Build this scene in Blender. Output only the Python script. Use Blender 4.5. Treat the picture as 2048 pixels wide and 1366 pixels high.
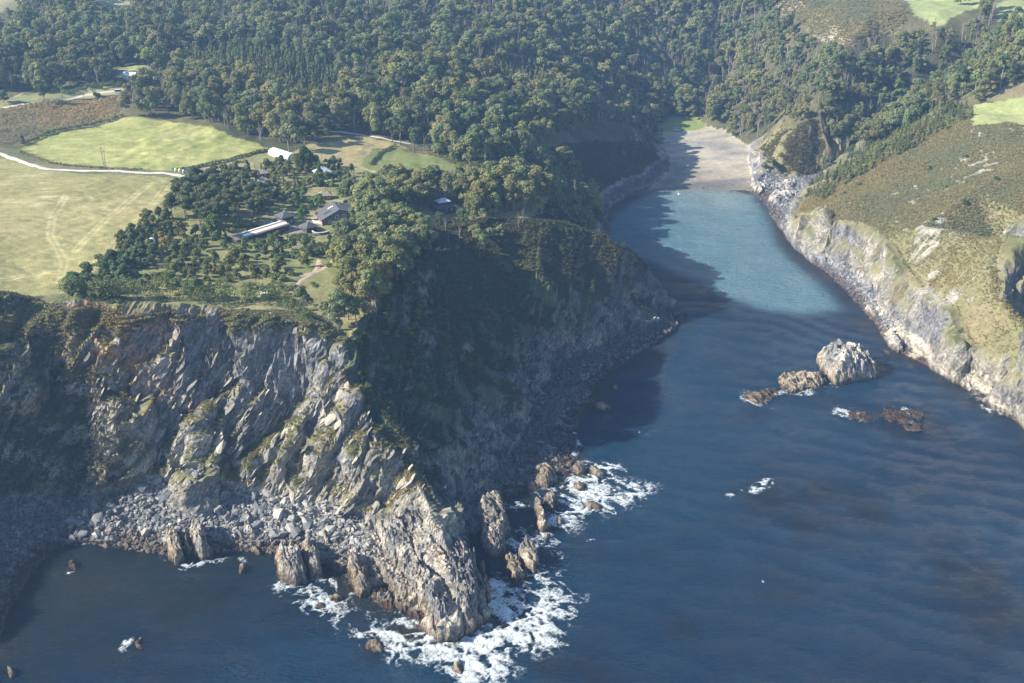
import bpy, bmesh, math, random
import numpy as np
from mathutils import Vector, Matrix, geometry

for _o in list(bpy.data.objects):
    bpy.data.objects.remove(_o)
scene = bpy.context.scene
COL = scene.collection
R = math.radians
rng = np.random.default_rng(7)
random.seed(7)

# ------------------------------------------------------------------ camera
CAM_H, PITCH, FPX = 230.0, R(24.0), 2200.0
cam = bpy.data.cameras.new('camera')
cam.sensor_width = 36.0
cam.lens = FPX / 2048.0 * 36.0
cam.clip_start = 1.0
cam.clip_end = 12000.0
camo = bpy.data.objects.new('camera', cam)
COL.objects.link(camo)
camo.location = (0, 0, CAM_H)
camo.rotation_euler = (R(90) - PITCH, 0, 0)
scene.camera = camo

# ------------------------------------------------------------------ light
SUN_DIR = Vector((1.0, 0.20, -0.64)).normalized()          # the way the light travels
SUN_EL = math.asin(-SUN_DIR.z)
world = bpy.data.worlds.new('World')
scene.world = world
world.use_nodes = True
_nt = world.node_tree
_bg = _nt.nodes['Background']
_sky = _nt.nodes.new('ShaderNodeTexSky')
_sky.sky_type = 'NISHITA'
_sky.sun_disc = False
_sky.sun_elevation = SUN_EL
_sky.sun_rotation = math.atan2(-SUN_DIR.x, -SUN_DIR.y)      # clockwise from +Y
_sky.air_density = 1.0
_sky.dust_density = 0.3
_sky.ozone_density = 2.0
_nt.links.new(_sky.outputs[0], _bg.inputs[0])
_bg.inputs[1].default_value = 0.10
sun = bpy.data.lights.new('sun', 'SUN')
sun.energy = 5.0
sun.angle = R(0.5)
sun.color = (1.0, 0.93, 0.80)
suno = bpy.data.objects.new('sun', sun)
suno.rotation_euler = SUN_DIR.to_track_quat('-Z', 'Y').to_euler()
COL.objects.link(suno)

scene.render.engine = 'CYCLES'
scene.view_settings.view_transform = 'Standard'
scene.view_settings.look = 'None'
scene.view_settings.exposure = 1.28
scene.view_settings.gamma = 1.0
scene.view_settings.use_curve_mapping = False
cy = scene.cycles
cy.max_bounces = 5
cy.diffuse_bounces = 3
cy.glossy_bounces = 2
cy.transmission_bounces = 3
cy.transparent_max_bounces = 6
cy.volume_bounces = 1
cy.use_denoising = True
cy.sample_clamp_indirect = 4.0

# ------------------------------------------------------------------ picture <-> place
_C, _S = math.cos(PITCH), math.sin(PITCH)

def P(u, v, z=0.0):
    """world point at height z seen at picture position (u, v) of the 2048 px wide photograph"""
    a, b = (u - 1024.0) / FPX, (v - 683.0) / FPX
    d = (a, _C - b * _S, -_S - b * _C)
    t = (z - CAM_H) / d[2]
    return (d[0] * t, d[1] * t, z)

def to_px(x, y, z):
    dz = z - CAM_H
    dep = y * _C - dz * _S
    up = y * _S + dz * _C
    return 1024.0 + FPX * x / dep, 683.0 - FPX * up / dep

# ------------------------------------------------------------------ noise
_L2 = np.random.default_rng(1).uniform(-1, 1, (256, 256))
_L3 = np.random.default_rng(2).uniform(-1, 1, (64, 64, 64))

def _q(t):
    return t * t * t * (t * (t * 6 - 15) + 10)

def vn2(x, y, seed=0):
    x = x + seed * 17.31; y = y + seed * 9.77
    xi = np.floor(x).astype(np.int64); yi = np.floor(y).astype(np.int64)
    fx = _q(x - xi); fy = _q(y - yi)
    x0, x1, y0, y1 = xi & 255, (xi + 1) & 255, yi & 255, (yi + 1) & 255
    a = _L2[x0, y0] * (1 - fx) + _L2[x1, y0] * fx
    b = _L2[x0, y1] * (1 - fx) + _L2[x1, y1] * fx
    return a * (1 - fy) + b * fy

def fbm2(x, y, scale, octaves=4, seed=0, gain=0.5):
    s = np.zeros(np.shape(x)); amp = 1.0; tot = 0
    for o in range(octaves):
        ca, sa = math.cos(o * 1.1), math.sin(o * 1.1)
        f = (2.03 ** o) / scale
        s = s + amp * vn2((x * ca - y * sa) * f, (x * sa + y * ca) * f, seed + o)
        tot += amp; amp *= gain
    return s / tot * 1.6

def vn3(x, y, z, seed=0):
    x = x + seed * 7.31; y = y + seed * 5.77; z = z + seed * 3.13
    xi = np.floor(x).astype(np.int64); yi = np.floor(y).astype(np.int64); zi = np.floor(z).astype(np.int64)
    fx = _q(x - xi); fy = _q(y - yi); fz = _q(z - zi)
    x0, x1, y0, y1, z0, z1 = xi & 63, (xi + 1) & 63, yi & 63, (yi + 1) & 63, zi & 63, (zi + 1) & 63
    def lay(zz):
        a = _L3[x0, y0, zz] * (1 - fx) + _L3[x1, y0, zz] * fx
        b = _L3[x0, y1, zz] * (1 - fx) + _L3[x1, y1, zz] * fx
        return a * (1 - fy) + b * fy
    return lay(z0) * (1 - fz) + lay(z1) * fz

def fbm3(x, y, z, scale, octaves=3, seed=0, gain=0.5):
    s = 0; amp = 1.0; tot = 0
    for o in range(octaves):
        f = (2.03 ** o) / scale
        s = s + amp * vn3(x * f, y * f, z * f, seed + o)
        tot += amp; amp *= gain
    return s / tot * 1.6

def sstep(a, b, x):
    t = np.clip((x - a) / (b - a), 0, 1)
    return t * t * (3 - 2 * t)

def in_poly(x, y, poly):
    x = np.asarray(x, float); y = np.asarray(y, float)
    inside = np.zeros(x.shape, bool)
    n = len(poly)
    for i in range(n):
        x0, y0 = poly[i][:2]; x1, y1 = poly[(i + 1) % n][:2]
        if y0 == y1:
            continue
        c = ((y0 > y) != (y1 > y)) & (x < (x1 - x0) * (y - y0) / (y1 - y0) + x0)
        inside ^= c
    return inside

def seg_dist(x, y, pts):
    """distance to a polyline, and the parameter 0..1 along it"""
    best = np.full(np.shape(x), 1e9); par = np.zeros(np.shape(x))
    n = len(pts) - 1
    for i in range(n):
        ax, ay = pts[i][:2]; bx, by = pts[i + 1][:2]
        dx, dy = bx - ax, by - ay
        L = dx * dx + dy * dy + 1e-9
        t = np.clip(((x - ax) * dx + (y - ay) * dy) / L, 0, 1)
        d = np.hypot(x - ax - t * dx, y - ay - t * dy)
        m = d < best
        best = np.where(m, d, best); par = np.where(m, (i + t) / n, par)
    return best, par

# ------------------------------------------------------------------ object helpers
def tag(o, label=None, cat=None, group=None, kind=None):
    if label: o['label'] = label
    if cat: o['category'] = cat
    if group: o['group'] = group
    if kind: o['kind'] = kind
    return o

def mesh_from(name, verts, faces, mat=None, smooth=False):
    me = bpy.data.meshes.new(name)
    verts = np.asarray(verts, np.float32)
    if isinstance(faces, np.ndarray):
        k = faces.shape[1]; nf = len(faces)
        me.vertices.add(len(verts)); me.vertices.foreach_set('co', verts.ravel())
        me.loops.add(nf * k); me.loops.foreach_set('vertex_index', faces.astype(np.int32).ravel())
        me.polygons.add(nf)
        me.polygons.foreach_set('loop_start', np.arange(0, nf * k, k, dtype=np.int32))
        me.update(calc_edges=True)
    else:
        me.from_pydata([tuple(map(float, v)) for v in verts], [], faces)
    me.polygons.foreach_set('use_smooth', np.full(len(me.polygons), bool(smooth)))
    if mat: me.materials.append(mat)
    me.update()
    return me

def link(name, me, parent=None, loc=None, rot=None, scale=None):
    o = bpy.data.objects.new(name, me)
    COL.objects.link(o)
    if parent is not None: o.parent = parent
    if loc is not None: o.location = loc
    if rot is not None: o.rotation_euler = rot
    if scale is not None: o.scale = scale
    return o

def add_attr(me, name, data, kind='FLOAT_COLOR'):
    a = me.attributes.new(name, kind, 'POINT')
    if kind == 'FLOAT_COLOR':
        d = np.ones((len(data), 4), np.float32); d[:, :3] = data
        a.data.foreach_set('color', d.ravel())
    else:
        a.data.foreach_set('value', np.asarray(data, np.float32))

# ------------------------------------------------------------------ materials
class NB:
    """small node-tree writer"""
    def __init__(self, name, rough=0.8):
        self.m = bpy.data.materials.new(name); self.m.use_nodes = True
        self.t = self.m.node_tree; self.b = self.t.nodes['Principled BSDF']
        self.out = self.t.nodes['Material Output']
        self.b.inputs['Roughness'].default_value = rough
        self.b.inputs['Specular IOR Level'].default_value = 0.25
    def n(self, kind, **kw):
        nd = self.t.nodes.new(kind)
        for k, v in kw.items():
            if k.startswith('i_'):
                key = k[2:]; key = int(key) if key.isdigit() else key.replace('_', ' ')
                s = nd.inputs[key]
                if hasattr(v, 'is_linked'): self.t.links.new(v, s)
                else: s.default_value = v
            else: setattr(nd, k, v)
        return nd
    def l(self, a, b): self.t.links.new(a, b)
    def math(self, op, a, b=None, c=None):
        nd = self.n('ShaderNodeMath', operation=op)
        for i, v in enumerate((a, b, c)):
            if v is None: continue
            if hasattr(v, 'is_linked'): self.l(v, nd.inputs[i])
            else: nd.inputs[i].default_value = v
        return nd.outputs[0]
    def mix(self, fac, a, b, mode='MIX'):
        nd = self.n('ShaderNodeMix', data_type='RGBA', blend_type=mode)
        for i, v in ((0, fac), (6, a), (7, b)):
            if hasattr(v, 'is_linked'): self.l(v, nd.inputs[i])
            else: nd.inputs[i].default_value = (tuple(v) + (1,))[:4] if not isinstance(v, (int, float)) else v
        return nd.outputs[2]
    def noise(self, vec, scale, detail=3, rough=0.55, dist=0.0):
        nd = self.n('ShaderNodeTexNoise')
        if vec is not None: self.l(vec, nd.inputs['Vector'])
        nd.inputs['Scale'].default_value = scale; nd.inputs['Detail'].default_value = detail
        nd.inputs['Roughness'].default_value = rough; nd.inputs['Distortion'].default_value = dist
        return nd.outputs[0]
    def maprange(self, v, a, b, c, d):
        nd = self.n('ShaderNodeMapRange'); self.l(v, nd.inputs[0])
        for i, k in enumerate((a, b, c, d)): nd.inputs[i + 1].default_value = k
        return nd.outputs[0]
    def bump(self, h, strength, dist, prev=None):
        nd = self.n('ShaderNodeBump'); self.l(h, nd.inputs['Height'])
        nd.inputs['Strength'].default_value = strength; nd.inputs['Distance'].default_value = dist
        if prev is not None: self.l(prev, nd.inputs['Normal'])
        return nd.outputs[0]

def simple_mat(name, col, rough=0.7, var=0.25, scale=1.5, spec=0.25):
    """one plain material: a colour with mottled wear"""
    k = NB(name, rough)
    geo = k.n('ShaderNodeNewGeometry')
    f = k.noise(geo.outputs['Position'], scale, 4)
    g = k.maprange(f, 0.3, 0.7, 1 - var, 1 + var)
    c = k.n('ShaderNodeVectorMath', operation='SCALE'); c.inputs[0].default_value = col; k.l(g, c.inputs['Scale'])
    k.l(c.outputs[0], k.b.inputs['Base Color'])
    k.b.inputs['Specular IOR Level'].default_value = spec
    return k.m

BED_N = np.array((-0.70, -0.33, 0.63)); BED_N = BED_N / np.linalg.norm(BED_N)   # normal of the tilted rock beds
BED_S = np.array((0.43, -0.90, 0.0)); BED_S = BED_S / np.linalg.norm(BED_S)      # strike of the beds

def rock_detail(k, col, amount):
    """bedded, jointed rock relief and tone on top of a base colour socket; amount: 0..1 socket or number"""
    geo = k.n('ShaderNodeNewGeometry'); pos = geo.outputs['Position']
    def dot(v, s):
        d = k.n('ShaderNodeVectorMath', operation='DOT_PRODUCT'); k.l(pos, d.inputs[0])
        d.inputs[1].default_value = tuple(float(x) * s for x in v)
        return d.outputs['Value']
    third = np.cross(BED_N, BED_S)
    cx = k.n('ShaderNodeCombineXYZ')
    k.l(dot(BED_N, 1.0), cx.inputs[0]); k.l(dot(BED_S, 0.16), cx.inputs[1]); k.l(dot(third, 0.22), cx.inputs[2])
    bed = k.noise(cx.outputs[0], 1.05, 6, 0.68, 0.5)
    joint = k.noise(pos, 0.85, 6, 0.66)
    patch = k.noise(pos, 0.075, 3, 0.5)
    tone = k.math('MULTIPLY', k.maprange(bed, 0.32, 0.68, 0.38, 1.62), k.maprange(joint, 0.32, 0.68, 0.5, 1.5))
    tone = k.math('MULTIPLY', tone, k.maprange(patch, 0.3, 0.7, 0.75, 1.2))
    one = k.mix(amount, (1, 1, 1), tone)
    c = k.mix(1.0, col, one, 'MULTIPLY')
    return c, bed, joint, pos

# ------------------------------------------------------------------ terrain: break lines of the ground
def PL(*a):
    return [P(*q) for q in a]

COAST_FRONT = [(-330, -50, 0), (-300, 60, 0), (-235, 130, 0), (-200, 190, 0), (-180, 235, 0)] + PL(
    (0, 1290), (22, 1225), (60, 1150), (105, 1100), (150, 1084), (240, 1086), (325, 1108), (400, 1106),
    (470, 1098), (550, 1104), (640, 1122), (690, 1150), (740, 1195), (800, 1218), (850, 1262), (890, 1282), (935, 1272),
    (972, 1240), (972, 1200), (945, 1140), (935, 1095), (950, 1060), (985, 1020), (1000, 1004), (1040, 985), (1085, 978), (1110, 965),
    (1160, 945), (1150, 900), (1145, 865), (1160, 830), (1200, 800), (1190, 775), (1230, 740), (1290, 700), (1330, 672),
    (1352, 655), (1353, 630), (1342, 605)) + [(81, 588, 0), (76, 606, 0), (62, 635, 0), (61, 665, 0), (65, 695, 0), (67, 722, 0)] + PL(
    (1226, 412), (1260, 390), (1295, 378))
BEACH_LOW = PL((1295, 378), (1330, 373), (1400, 373), (1455, 377), (1505, 382))
COAST_RIGHT = PL((1505, 382), (1530, 405), (1550, 440), (1580, 478), (1602, 500), (1640, 535), (1690, 577), (1730, 615), (1750, 640),
    (1765, 672), (1800, 705), (1870, 738), (1915, 765), (1950, 790), (1985, 815), (2040, 838)) + [(226, 420, 0), (240, 385, 0), (262, 368, 0), (300, 372, 0), (340, 400, 0), (420, 440, 0), (700, 500, 0), (1500, 600, 0)]

LINES = [
    COAST_FRONT, BEACH_LOW, COAST_RIGHT,
    # beach
    PL((1345, 348, .3), (1346, 334, .5), (1336, 315, .8), (1326, 300, 1.4), (1321, 282, 2.2), (1318, 266, 3)),
    PL((1345, 348, .3), (1320, 365, .2), (1295, 378)),
    PL((1505, 382, 0), (1500, 360, .7), (1500, 325, 1.2), (1498, 292, 2.4)),
    PL((1318, 266, 3), (1360, 262, 3.2), (1420, 256, 3.4), (1450, 262, 3.2), (1498, 292, 2.4)),
    PL((1312, 240, 5.5), (1345, 232, 6), (1390, 236, 5.5), (1415, 250, 4.4)),
    # shaded left head, off the frame
    [(-206, 418, 66.5), (-217, 396, 70), (-228, 379, 74), (-245, 351, 77), (-258, 312, 64), (-263, 260, 64), (-268, 205, 57), (-290, 120, 36), (-330, 40, 20)],
    [(-199, 388, 50), (-208, 374, 46), (-226, 346, 40), (-238, 308, 34), (-243, 262, 32), (-250, 210, 28), (-290, 120, 14)],
    PL((-40, 1010, 9), (70, 985, 10)) , [(-192, 345, 9), (-192, 310, 7), (-196, 280, 7), (-205, 230, 5), (-225, 180, 4)],
    # cliff top
    PL((-30, 590, 67), (0, 582, 67), (60, 592, 67), (130, 606, 66), (200, 611, 66), (330, 615, 65), (420, 622, 64), (500, 630, 64), (570, 645, 63), (630, 655, 61), (668, 668, 59), (692, 690, 57)),
    # middle of the cliff
    PL((0, 760, 46), (60, 760, 44), (130, 770, 38), (200, 780, 36), (270, 792, 34), (330, 792, 34), (420, 790, 33), (520, 785, 34), (600, 790, 34), (660, 815, 33), (712, 826, 36)),
    # cliff foot, back of the boulders
    PL((70, 985, 10), (180, 985, 9), (300, 957, 9), (350, 965, 8), (400, 985, 7.5), (450, 980, 7.5), (520, 985, 7), (590, 1000, 7), (680, 1012, 7), (735, 1040, 5.5), (742, 1100, 3.5), (760, 1165, 1.8)),
    # nose and its ridge
    PL((692, 690, 57), (706, 760, 46), (722, 826, 37), (765, 880, 30), (810, 930, 22), (850, 985, 19), (872, 1045, 16), (888, 1108, 13), (900, 1168, 9.5), (912, 1228, 6), (920, 1262, 2.5)),
    PL((780, 1085, 5), (815, 1160, 4.5), (850, 1222, 3)),
    PL((930, 1120, 6), (945, 1180, 5), (945, 1235, 2.5)),
    # foot of the shaded flank
    PL((905, 1060, 6), (908, 1010, 4.5), (945, 985, 4), (1000, 930, 4), (1040, 880, 4), (1062, 830, 4), (1092, 770, 4), (1122, 730, 4), (1180, 692, 5), (1250, 668, 4), (1315, 650, 3), (1335, 625, 2.5)),
    # crest of the flank
    PL((692, 690, 57), (722, 640, 61), (760, 600, 62), (800, 555, 62), (850, 505, 60), (885, 470, 57), (960, 452, 56), (1060, 442, 56), (1130, 446, 53), (1200, 472, 45), (1250, 508, 35), (1290, 546, 24), (1323, 580, 13), (1337, 598, 6)),
    # middle of the flank
    PL((770, 800, 36), (860, 760, 32), (950, 690, 30), (1050, 610, 31), (1150, 572, 29), (1225, 592, 19), (1285, 604, 10), (1325, 610, 6)),
    # north side of the head
    [(30, 572, 43), (46, 600, 22), (38, 640, 20), (32, 670, 18), (34, 700, 14)],
    PL((1165, 392, 12), (1172, 345, 17), (1230, 320, 16), (1290, 322, 9), (1318, 322, 7)),
    PL((1130, 300, 38), (1190, 280, 32), (1260, 282, 20), (1298, 282, 14)),
    # valley behind the beach
    PL((1400, 215, 9), (1440, 190, 14), (1440, 150, 26)),
    # spur right of the beach
    PL((1520, 355, 3), (1540, 335, 12), (1562, 318, 18), (1588, 278, 28), (1620, 235, 40), (1650, 180, 56), (1680, 120, 74), (1690, 80, 84), (1660, 20, 95)),
    PL((1505, 300, 4), (1540, 265, 16), (1560, 230, 24)),
    # gully floor behind the heath
    PL((1600, 392, 2.5), (1625, 370, 6), (1660, 330, 12), (1720, 280, 22), (1800, 235, 33), (1880, 180, 50), (1960, 120, 70)),
    # edge of the heath above that gully
    PL((1612, 402, 9), (1660, 365, 24), (1740, 315, 40), (1830, 265, 54), (1910, 215, 66), (1960, 180, 74), (2060, 130, 86)),
    # right cliff top
    PL((1612, 402, 9), (1597, 425, 10), (1607, 445, 16), (1660, 450, 23), (1725, 446, 28), (1770, 470, 28), (1790, 500, 26), (1812, 545, 22)),
    # right cliff foot
    PL((1600, 392, 2.5), (1577, 425, 3), (1586, 456, 3.5), (1615, 492, 4), (1680, 525, 5), (1740, 570, 5), (1785, 622, 5), (1800, 655, 4), (1868, 695, 4), (1940, 740, 3.5), (2010, 790, 3)),
    # slope above the lower right cliff
    PL((1812, 545, 22), (1850, 585, 22), (1893, 640, 20), (1930, 670, 19), (1985, 700, 18), (2048, 735, 18)),
    # crest of the heath beside the far gully, and that gully
    [P(2000, 470, 55), P(1988, 540, 45), P(2000, 590, 38), P(2030, 630, 33), (240, 440, 30), (262, 415, 24)],
    [(266, 560, 26), (258, 525, 12), (262, 480, 4), (285, 430, 0)],
    [P(2060, 470, 58), (285, 545, 50), (300, 500, 46), (318, 455, 40), (350, 430, 30)],
]
POINTS = PL(
    (1400, 318, 1.2), (1420, 345, .6), (1400, 290, 2),
    # plateau
    (150, 560, 66.5), (300, 560, 65.5), (450, 560, 64.5), (600, 570, 63.5), (680, 610, 62), (0, 460, 69), (200, 470, 68), (400, 480, 65.5), (550, 450, 64), (700, 460, 63),
    (800, 430, 62), (900, 405, 61), (1000, 395, 60), (1100, 400, 53), (0, 380, 69), (250, 380, 67), (450, 360, 65), (650, 360, 63), (850, 350, 60), (1000, 340, 57), (1100, 330, 38), (1140, 375, 31),
    (-100, 300, 70), (100, 300, 68.5), (350, 300, 66), (600, 300, 63.5), (800, 300, 60), (950, 300, 57), (1050, 300, 52),
    (-100, 235, 74), (200, 235, 71), (500, 235, 69), (750, 235, 67), (950, 235, 62), (1080, 235, 53), (1170, 235, 42), (1250, 235, 22),
    (-100, 160, 82), (100, 160, 80), (300, 160, 78), (500, 160, 77), (750, 160, 74), (950, 160, 68), (1100, 160, 55), (1230, 170, 34), (1330, 190, 20), (1500, 215, 22), (1560, 160, 42),
    (-100, 80, 95), (200, 80, 93), (450, 80, 92), (700, 80, 90), (900, 80, 84), (1050, 80, 75), (1180, 80, 66), (1300, 85, 56), (1420, 85, 52), (1550, 85, 64),
    (-150, 0, 110), (200, 0, 109), (500, 0, 108), (800, 0, 105), (1000, 0, 98), (1200, 0, 88), (1350, 0, 84), (1500, 0, 88), (1600, 0, 95), (1750, 30, 98), (1800, 0, 103), (1900, 30, 101), (2000, 0, 106), (2150, 20, 108),
    (1780, 100, 74), (1800, 160, 58), (1740, 190, 50), (1860, 80, 86), (2000, 70, 94), (2060, 40, 100),
    (2048, 180, 78), (1980, 240, 71), (2100, 245, 71), (1900, 290, 58), (2048, 320, 63), (1800, 360, 43), (1950, 380, 55), (1720, 400, 34), (1850, 450, 41), (1950, 470, 50), (1870, 530, 33), (1940, 580, 35), (2048, 420, 60),
    (1640, 420, 23),
    # the side of the shaded left bay
    (0, 700, 55), (60, 850, 30),
) + [
    (-400, 420, 70), (-520, 420, 66), (-360, 300, 62), (-480, 150, 50), (-420, 60, 25), (-700, 300, 70),
    (-700, 600, 76), (-1500, 500, 70), (-1500, 1000, 100), (-700, 1000, 98), (-500, 800, 84),
    (480, 700, 82), (600, 560, 78), (420, 520, 52), (480, 470, 25), (800, 800, 90), (1500, 700, 80), (1500, 1200, 120),
    (-1500, 1700, 128), (-500, 1700, 134), (300, 1700, 130), (900, 1600, 132), (-1500, 3000, 165), (0, 3000, 172), (1500, 3000, 168),
    (0, 1420, 118), (300, 1420, 112), (-400, 1350, 120),
    # sea bed
    (-150, 230, -3), (-140, 180, -6), (-100, 250, -5), (0, 200, -10), (-80, 300, -4), (-20, 240, -7), (60, 300, -9), (60, 360, -6), (40, 420, -5), (150, 300, -12), (150, 420, -9), (110, 470, -7),
    (120, 540, -7), (150, 480, -7), (130, 600, -5), (100, 660, -5), (110, 740, -3), (100, 770, -1.5), (190, 360, -10), (160, 600, -4), (150, 660, -3), (-1500, 0, -20), (1500, 0, -20), (0, 0, -20), (0, 100, -14), (-250, 0, -8),
    (-1500, -300, -25), (1500, -300, -25), (250, 300, -12), (500, 250, -20), (800, 350, -15), (-1500, 150, 0), (-700, 100, 0), (1500, 450, -5)]

def grid_axis(*spec):
    out = []
    for a, b, s in spec:
        n = max(1, round((b - a) / s))
        out += [a + (b - a) * i / n for i in range(n)]
    out.append(spec[-1][1])
    return np.array(out)

GX = grid_axis((-1500, -420, 45), (-420, -232, 6), (-232, 95, .7), (95, 300, 1.3), (300, 450, 3), (450, 700, 7), (700, 1500, 45))
GY = grid_axis((-300, 150, 30), (150, 268, 6), (268, 425, .68), (425, 620, 1.15), (620, 900, 2.2), (900, 1300, 4.5), (1300, 3000, 60))
NX, NY = len(GX), len(GY)

def build_tin():
    key = {}; vs = []; zs = []; es = []
    def vid(p):
        k = (round(p[0], 2), round(p[1], 2))
        if k not in key:
            key[k] = len(vs); vs.append(Vector((p[0], p[1]))); zs.append(p[2])
        return key[k]
    for ln in LINES:
        ids = [vid(p) for p in ln]
        es += [(a, b) for a, b in zip(ids, ids[1:]) if a != b]
    for p in POINTS: vid(p)
    for c in ((-1500, -300), (1500, -300), (-1500, 3000), (1500, 3000)):
        vid((c[0], c[1], -25 if c[1] < 0 else 165))
    ov, oe, of, orig, _, _ = geometry.delaunay_2d_cdt(vs, es, [], 0, 1e-4)
    oz = []
    for i, p in enumerate(ov):
        if orig[i]: oz.append(zs[orig[i][0]])
        else:
            d = sorted(((p - q).length, zs[j]) for j, q in enumerate(vs))[:4]
            oz.append(sum(z / (r + .1) for r, z in d) / sum(1 / (r + .1) for r, z in d))
            print('CROSS', [round(c, 1) for c in p], [round(c) for c in to_px(p.x, p.y, oz[-1])], d)
    Z = np.full((NX, NY), -25.0)
    for f in of:
        (ax, ay), (bx, by), (cx, cy_) = (ov[i] for i in f); za, zb, zc = (oz[i] for i in f)
        i0, i1 = np.searchsorted(GX, min(ax, bx, cx) - 1e-6), np.searchsorted(GX, max(ax, bx, cx) + 1e-6)
        j0, j1 = np.searchsorted(GY, min(ay, by, cy_) - 1e-6), np.searchsorted(GY, max(ay, by, cy_) + 1e-6)
        if i1 <= i0 or j1 <= j0: continue
        X, Y = GX[i0:i1, None], GY[None, j0:j1]
        D = (by - cy_) * (ax - cx) + (cx - bx) * (ay - cy_)
        if abs(D) < 1e-9: continue
        l1 = ((by - cy_) * (X - cx) + (cx - bx) * (Y - cy_)) / D
        l2 = ((cy_ - ay) * (X - cx) + (ax - cx) * (Y - cy_)) / D
        l3 = 1 - l1 - l2
        m = (l1 >= -1e-6) & (l2 >= -1e-6) & (l3 >= -1e-6)
        Z[i0:i1, j0:j1][m] = (l1 * za + l2 * zb + l3 * zc)[m]
    return Z

def blur(Z, n):
    for _ in range(n):
        Q = np.pad(Z, 1, mode='edge')
        Z = (Q[1:-1, 1:-1] * 2 + Q[:-2, 1:-1] + Q[2:, 1:-1] + Q[1:-1, :-2] + Q[1:-1, 2:]) / 6
    return Z

Z0 = build_tin()
XX, YY = np.meshgrid(GX, GY, indexing='ij')
Z0 = blur(Z0, 3)

def bilin(A, x, y):
    x = np.asarray(x, float); y = np.asarray(y, float)
    i = np.clip(np.searchsorted(GX, x) - 1, 0, NX - 2); j = np.clip(np.searchsorted(GY, y) - 1, 0, NY - 2)
    tx = np.clip((x - GX[i]) / (GX[i + 1] - GX[i]), 0, 1); ty = np.clip((y - GY[j]) / (GY[j + 1] - GY[j]), 0, 1)
    return (A[i, j] * (1 - tx) + A[i + 1, j] * tx) * (1 - ty) + (A[i, j + 1] * (1 - tx) + A[i + 1, j + 1] * tx) * ty

def ray_hit(u, v, A=None):
    """where the line of sight at (u, v) meets the ground"""
    A = Z0 if A is None else A
    a, b = (u - 1024.0) / FPX, (v - 683.0) / FPX
    d = np.array((a, _C - b * _S, -_S - b * _C)); d /= d[1]
    y = np.arange(200, 1500, 1.0)
    z = CAM_H + d[2] * y; x = d[0] * y
    h = np.maximum(bilin(A, x, y), 0)
    k = np.argmax(z < h)
    if not (z < h).any(): return P(u, v, 0)
    lo, hi = y[k] - 1.0, y[k]
    for _ in range(12):
        m = .5 * (lo + hi)
        if CAM_H + d[2] * m < max(float(bilin(A, d[0] * m, m)), 0): hi = m
        else: lo = m
    return (d[0] * hi, hi, max(float(bilin(A, d[0] * hi, hi)), 0))

# ------------------------------------------------------------------ ridges and gullies of the sunlit cliff
def hits(*uv):
    return [ray_hit(u, v) for u, v in uv]

RIDGES = [
    (hits((560, 665), (505, 760), (440, 830), (398, 900), (390, 980), (398, 1085)), 4.5, 5.0),
    (hits((690, 712), (645, 800), (600, 880), (560, 950), (545, 985)), 3.5, 4.0),
    (hits((730, 790), (690, 870), (640, 930), (592, 990)), 3.5, 3.5),
    (hits((735, 870), (712, 950), (690, 1010)), 3.0, 3.5),
    (hits((120, 612), (170, 760), (262, 870), (305, 945)), 5.0, 7.0),
    (hits((330, 640), (345, 740), (290, 830), (275, 900)), 3.0, 6.0),
    (hits((455, 650), (420, 730), (370, 800)), 3.0, 5.0),
    (hits((610, 670), (590, 720), (540, 800), (500, 850)), 3.0, 3.5),
    (hits((215, 640), (335, 850), (335, 930)), -3.5, 6.0),
    (hits((500, 660), (470, 720), (400, 800)), -3.5, 5.0),
    (hits((640, 690), (590, 770), (470, 880), (440, 940)), -3.0, 5.0),
    (hits((690, 780), (640, 860), (600, 920), (570, 1000)), -2.5, 3.0),
    (hits((740, 760), (790, 870), (850, 950)), 2.0, 3.0),
    (hits((900, 540), (960, 640), (1010, 760), (1000, 850)), 2.5, 5.0),
    (hits((1060, 520), (1110, 640), (1120, 700)), 2.5, 5.0),
    (hits((860, 560), (905, 700), (930, 850)), -3.0, 6.0),
    (hits((1010, 560), (1050, 680), (1060, 760)), -2.5, 6.0),
    (hits((1640, 445), (1650, 510)), 3.5, 3.0), (hits((1690, 452), (1705, 530)), 3.0, 3.5),
    (hits((1668, 452), (1672, 520)), -3.0, 3.0), (hits((1740, 470), (1735, 550)), -2.5, 3.0),
]
sub = (YY < 680) & (XX > -330) & (XX < 330) & (YY > 240)
sx, sy = XX[sub], YY[sub]
add = np.zeros(sx.shape)
wob = fbm2(sx, sy, 14, 3, 5) * 4
for pts, h, w in RIDGES:
    d, t = seg_dist(sx + wob * .5, sy + wob * .35, pts)
    add += 1.7 * h * np.exp(-(d / w) ** 2) * np.clip(np.minimum(t, 1 - t) * 6, 0.15, 1)
Zb = Z0.copy()
Zb[sub] += add * sstep(1.5, 8, Z0[sub])

Zb = Zb - 1.0 * sstep(.5, -.2, Z0) * (YY < 780)
# broad unevenness of the open ground and the forest slopes
land = sstep(2, 12, Zb)
far = sstep(560, 800, YY)
Zb = Zb + land * (fbm2(XX, YY, 45, 4, 11) * (.8 + 2.6 * far) + fbm2(XX, YY, 9, 3, 12) * .35)
beach_zone = in_poly(XX, YY, hits((1295, 378), (1400, 374), (1505, 383), (1500, 325), (1500, 290), (1450, 260), (1420, 254), (1318, 264), (1326, 300), (1346, 340)))
Zb = np.where(beach_zone, Z0 + fbm2(XX, YY, 12, 3, 13) * .15, Zb)

gx, gy = np.gradient(Zb, GX, GY)
nl = np.sqrt(gx * gx + gy * gy + 1)
N0 = np.stack((-gx / nl, -gy / nl, 1 / nl), -1)
steep = sstep(.93, .72, N0[..., 2]) * sstep(-3, 1.5, Zb)
rocky = blur(steep * ((YY < 640) | ((XX > 90) & (YY < 900))), 2)

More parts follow.
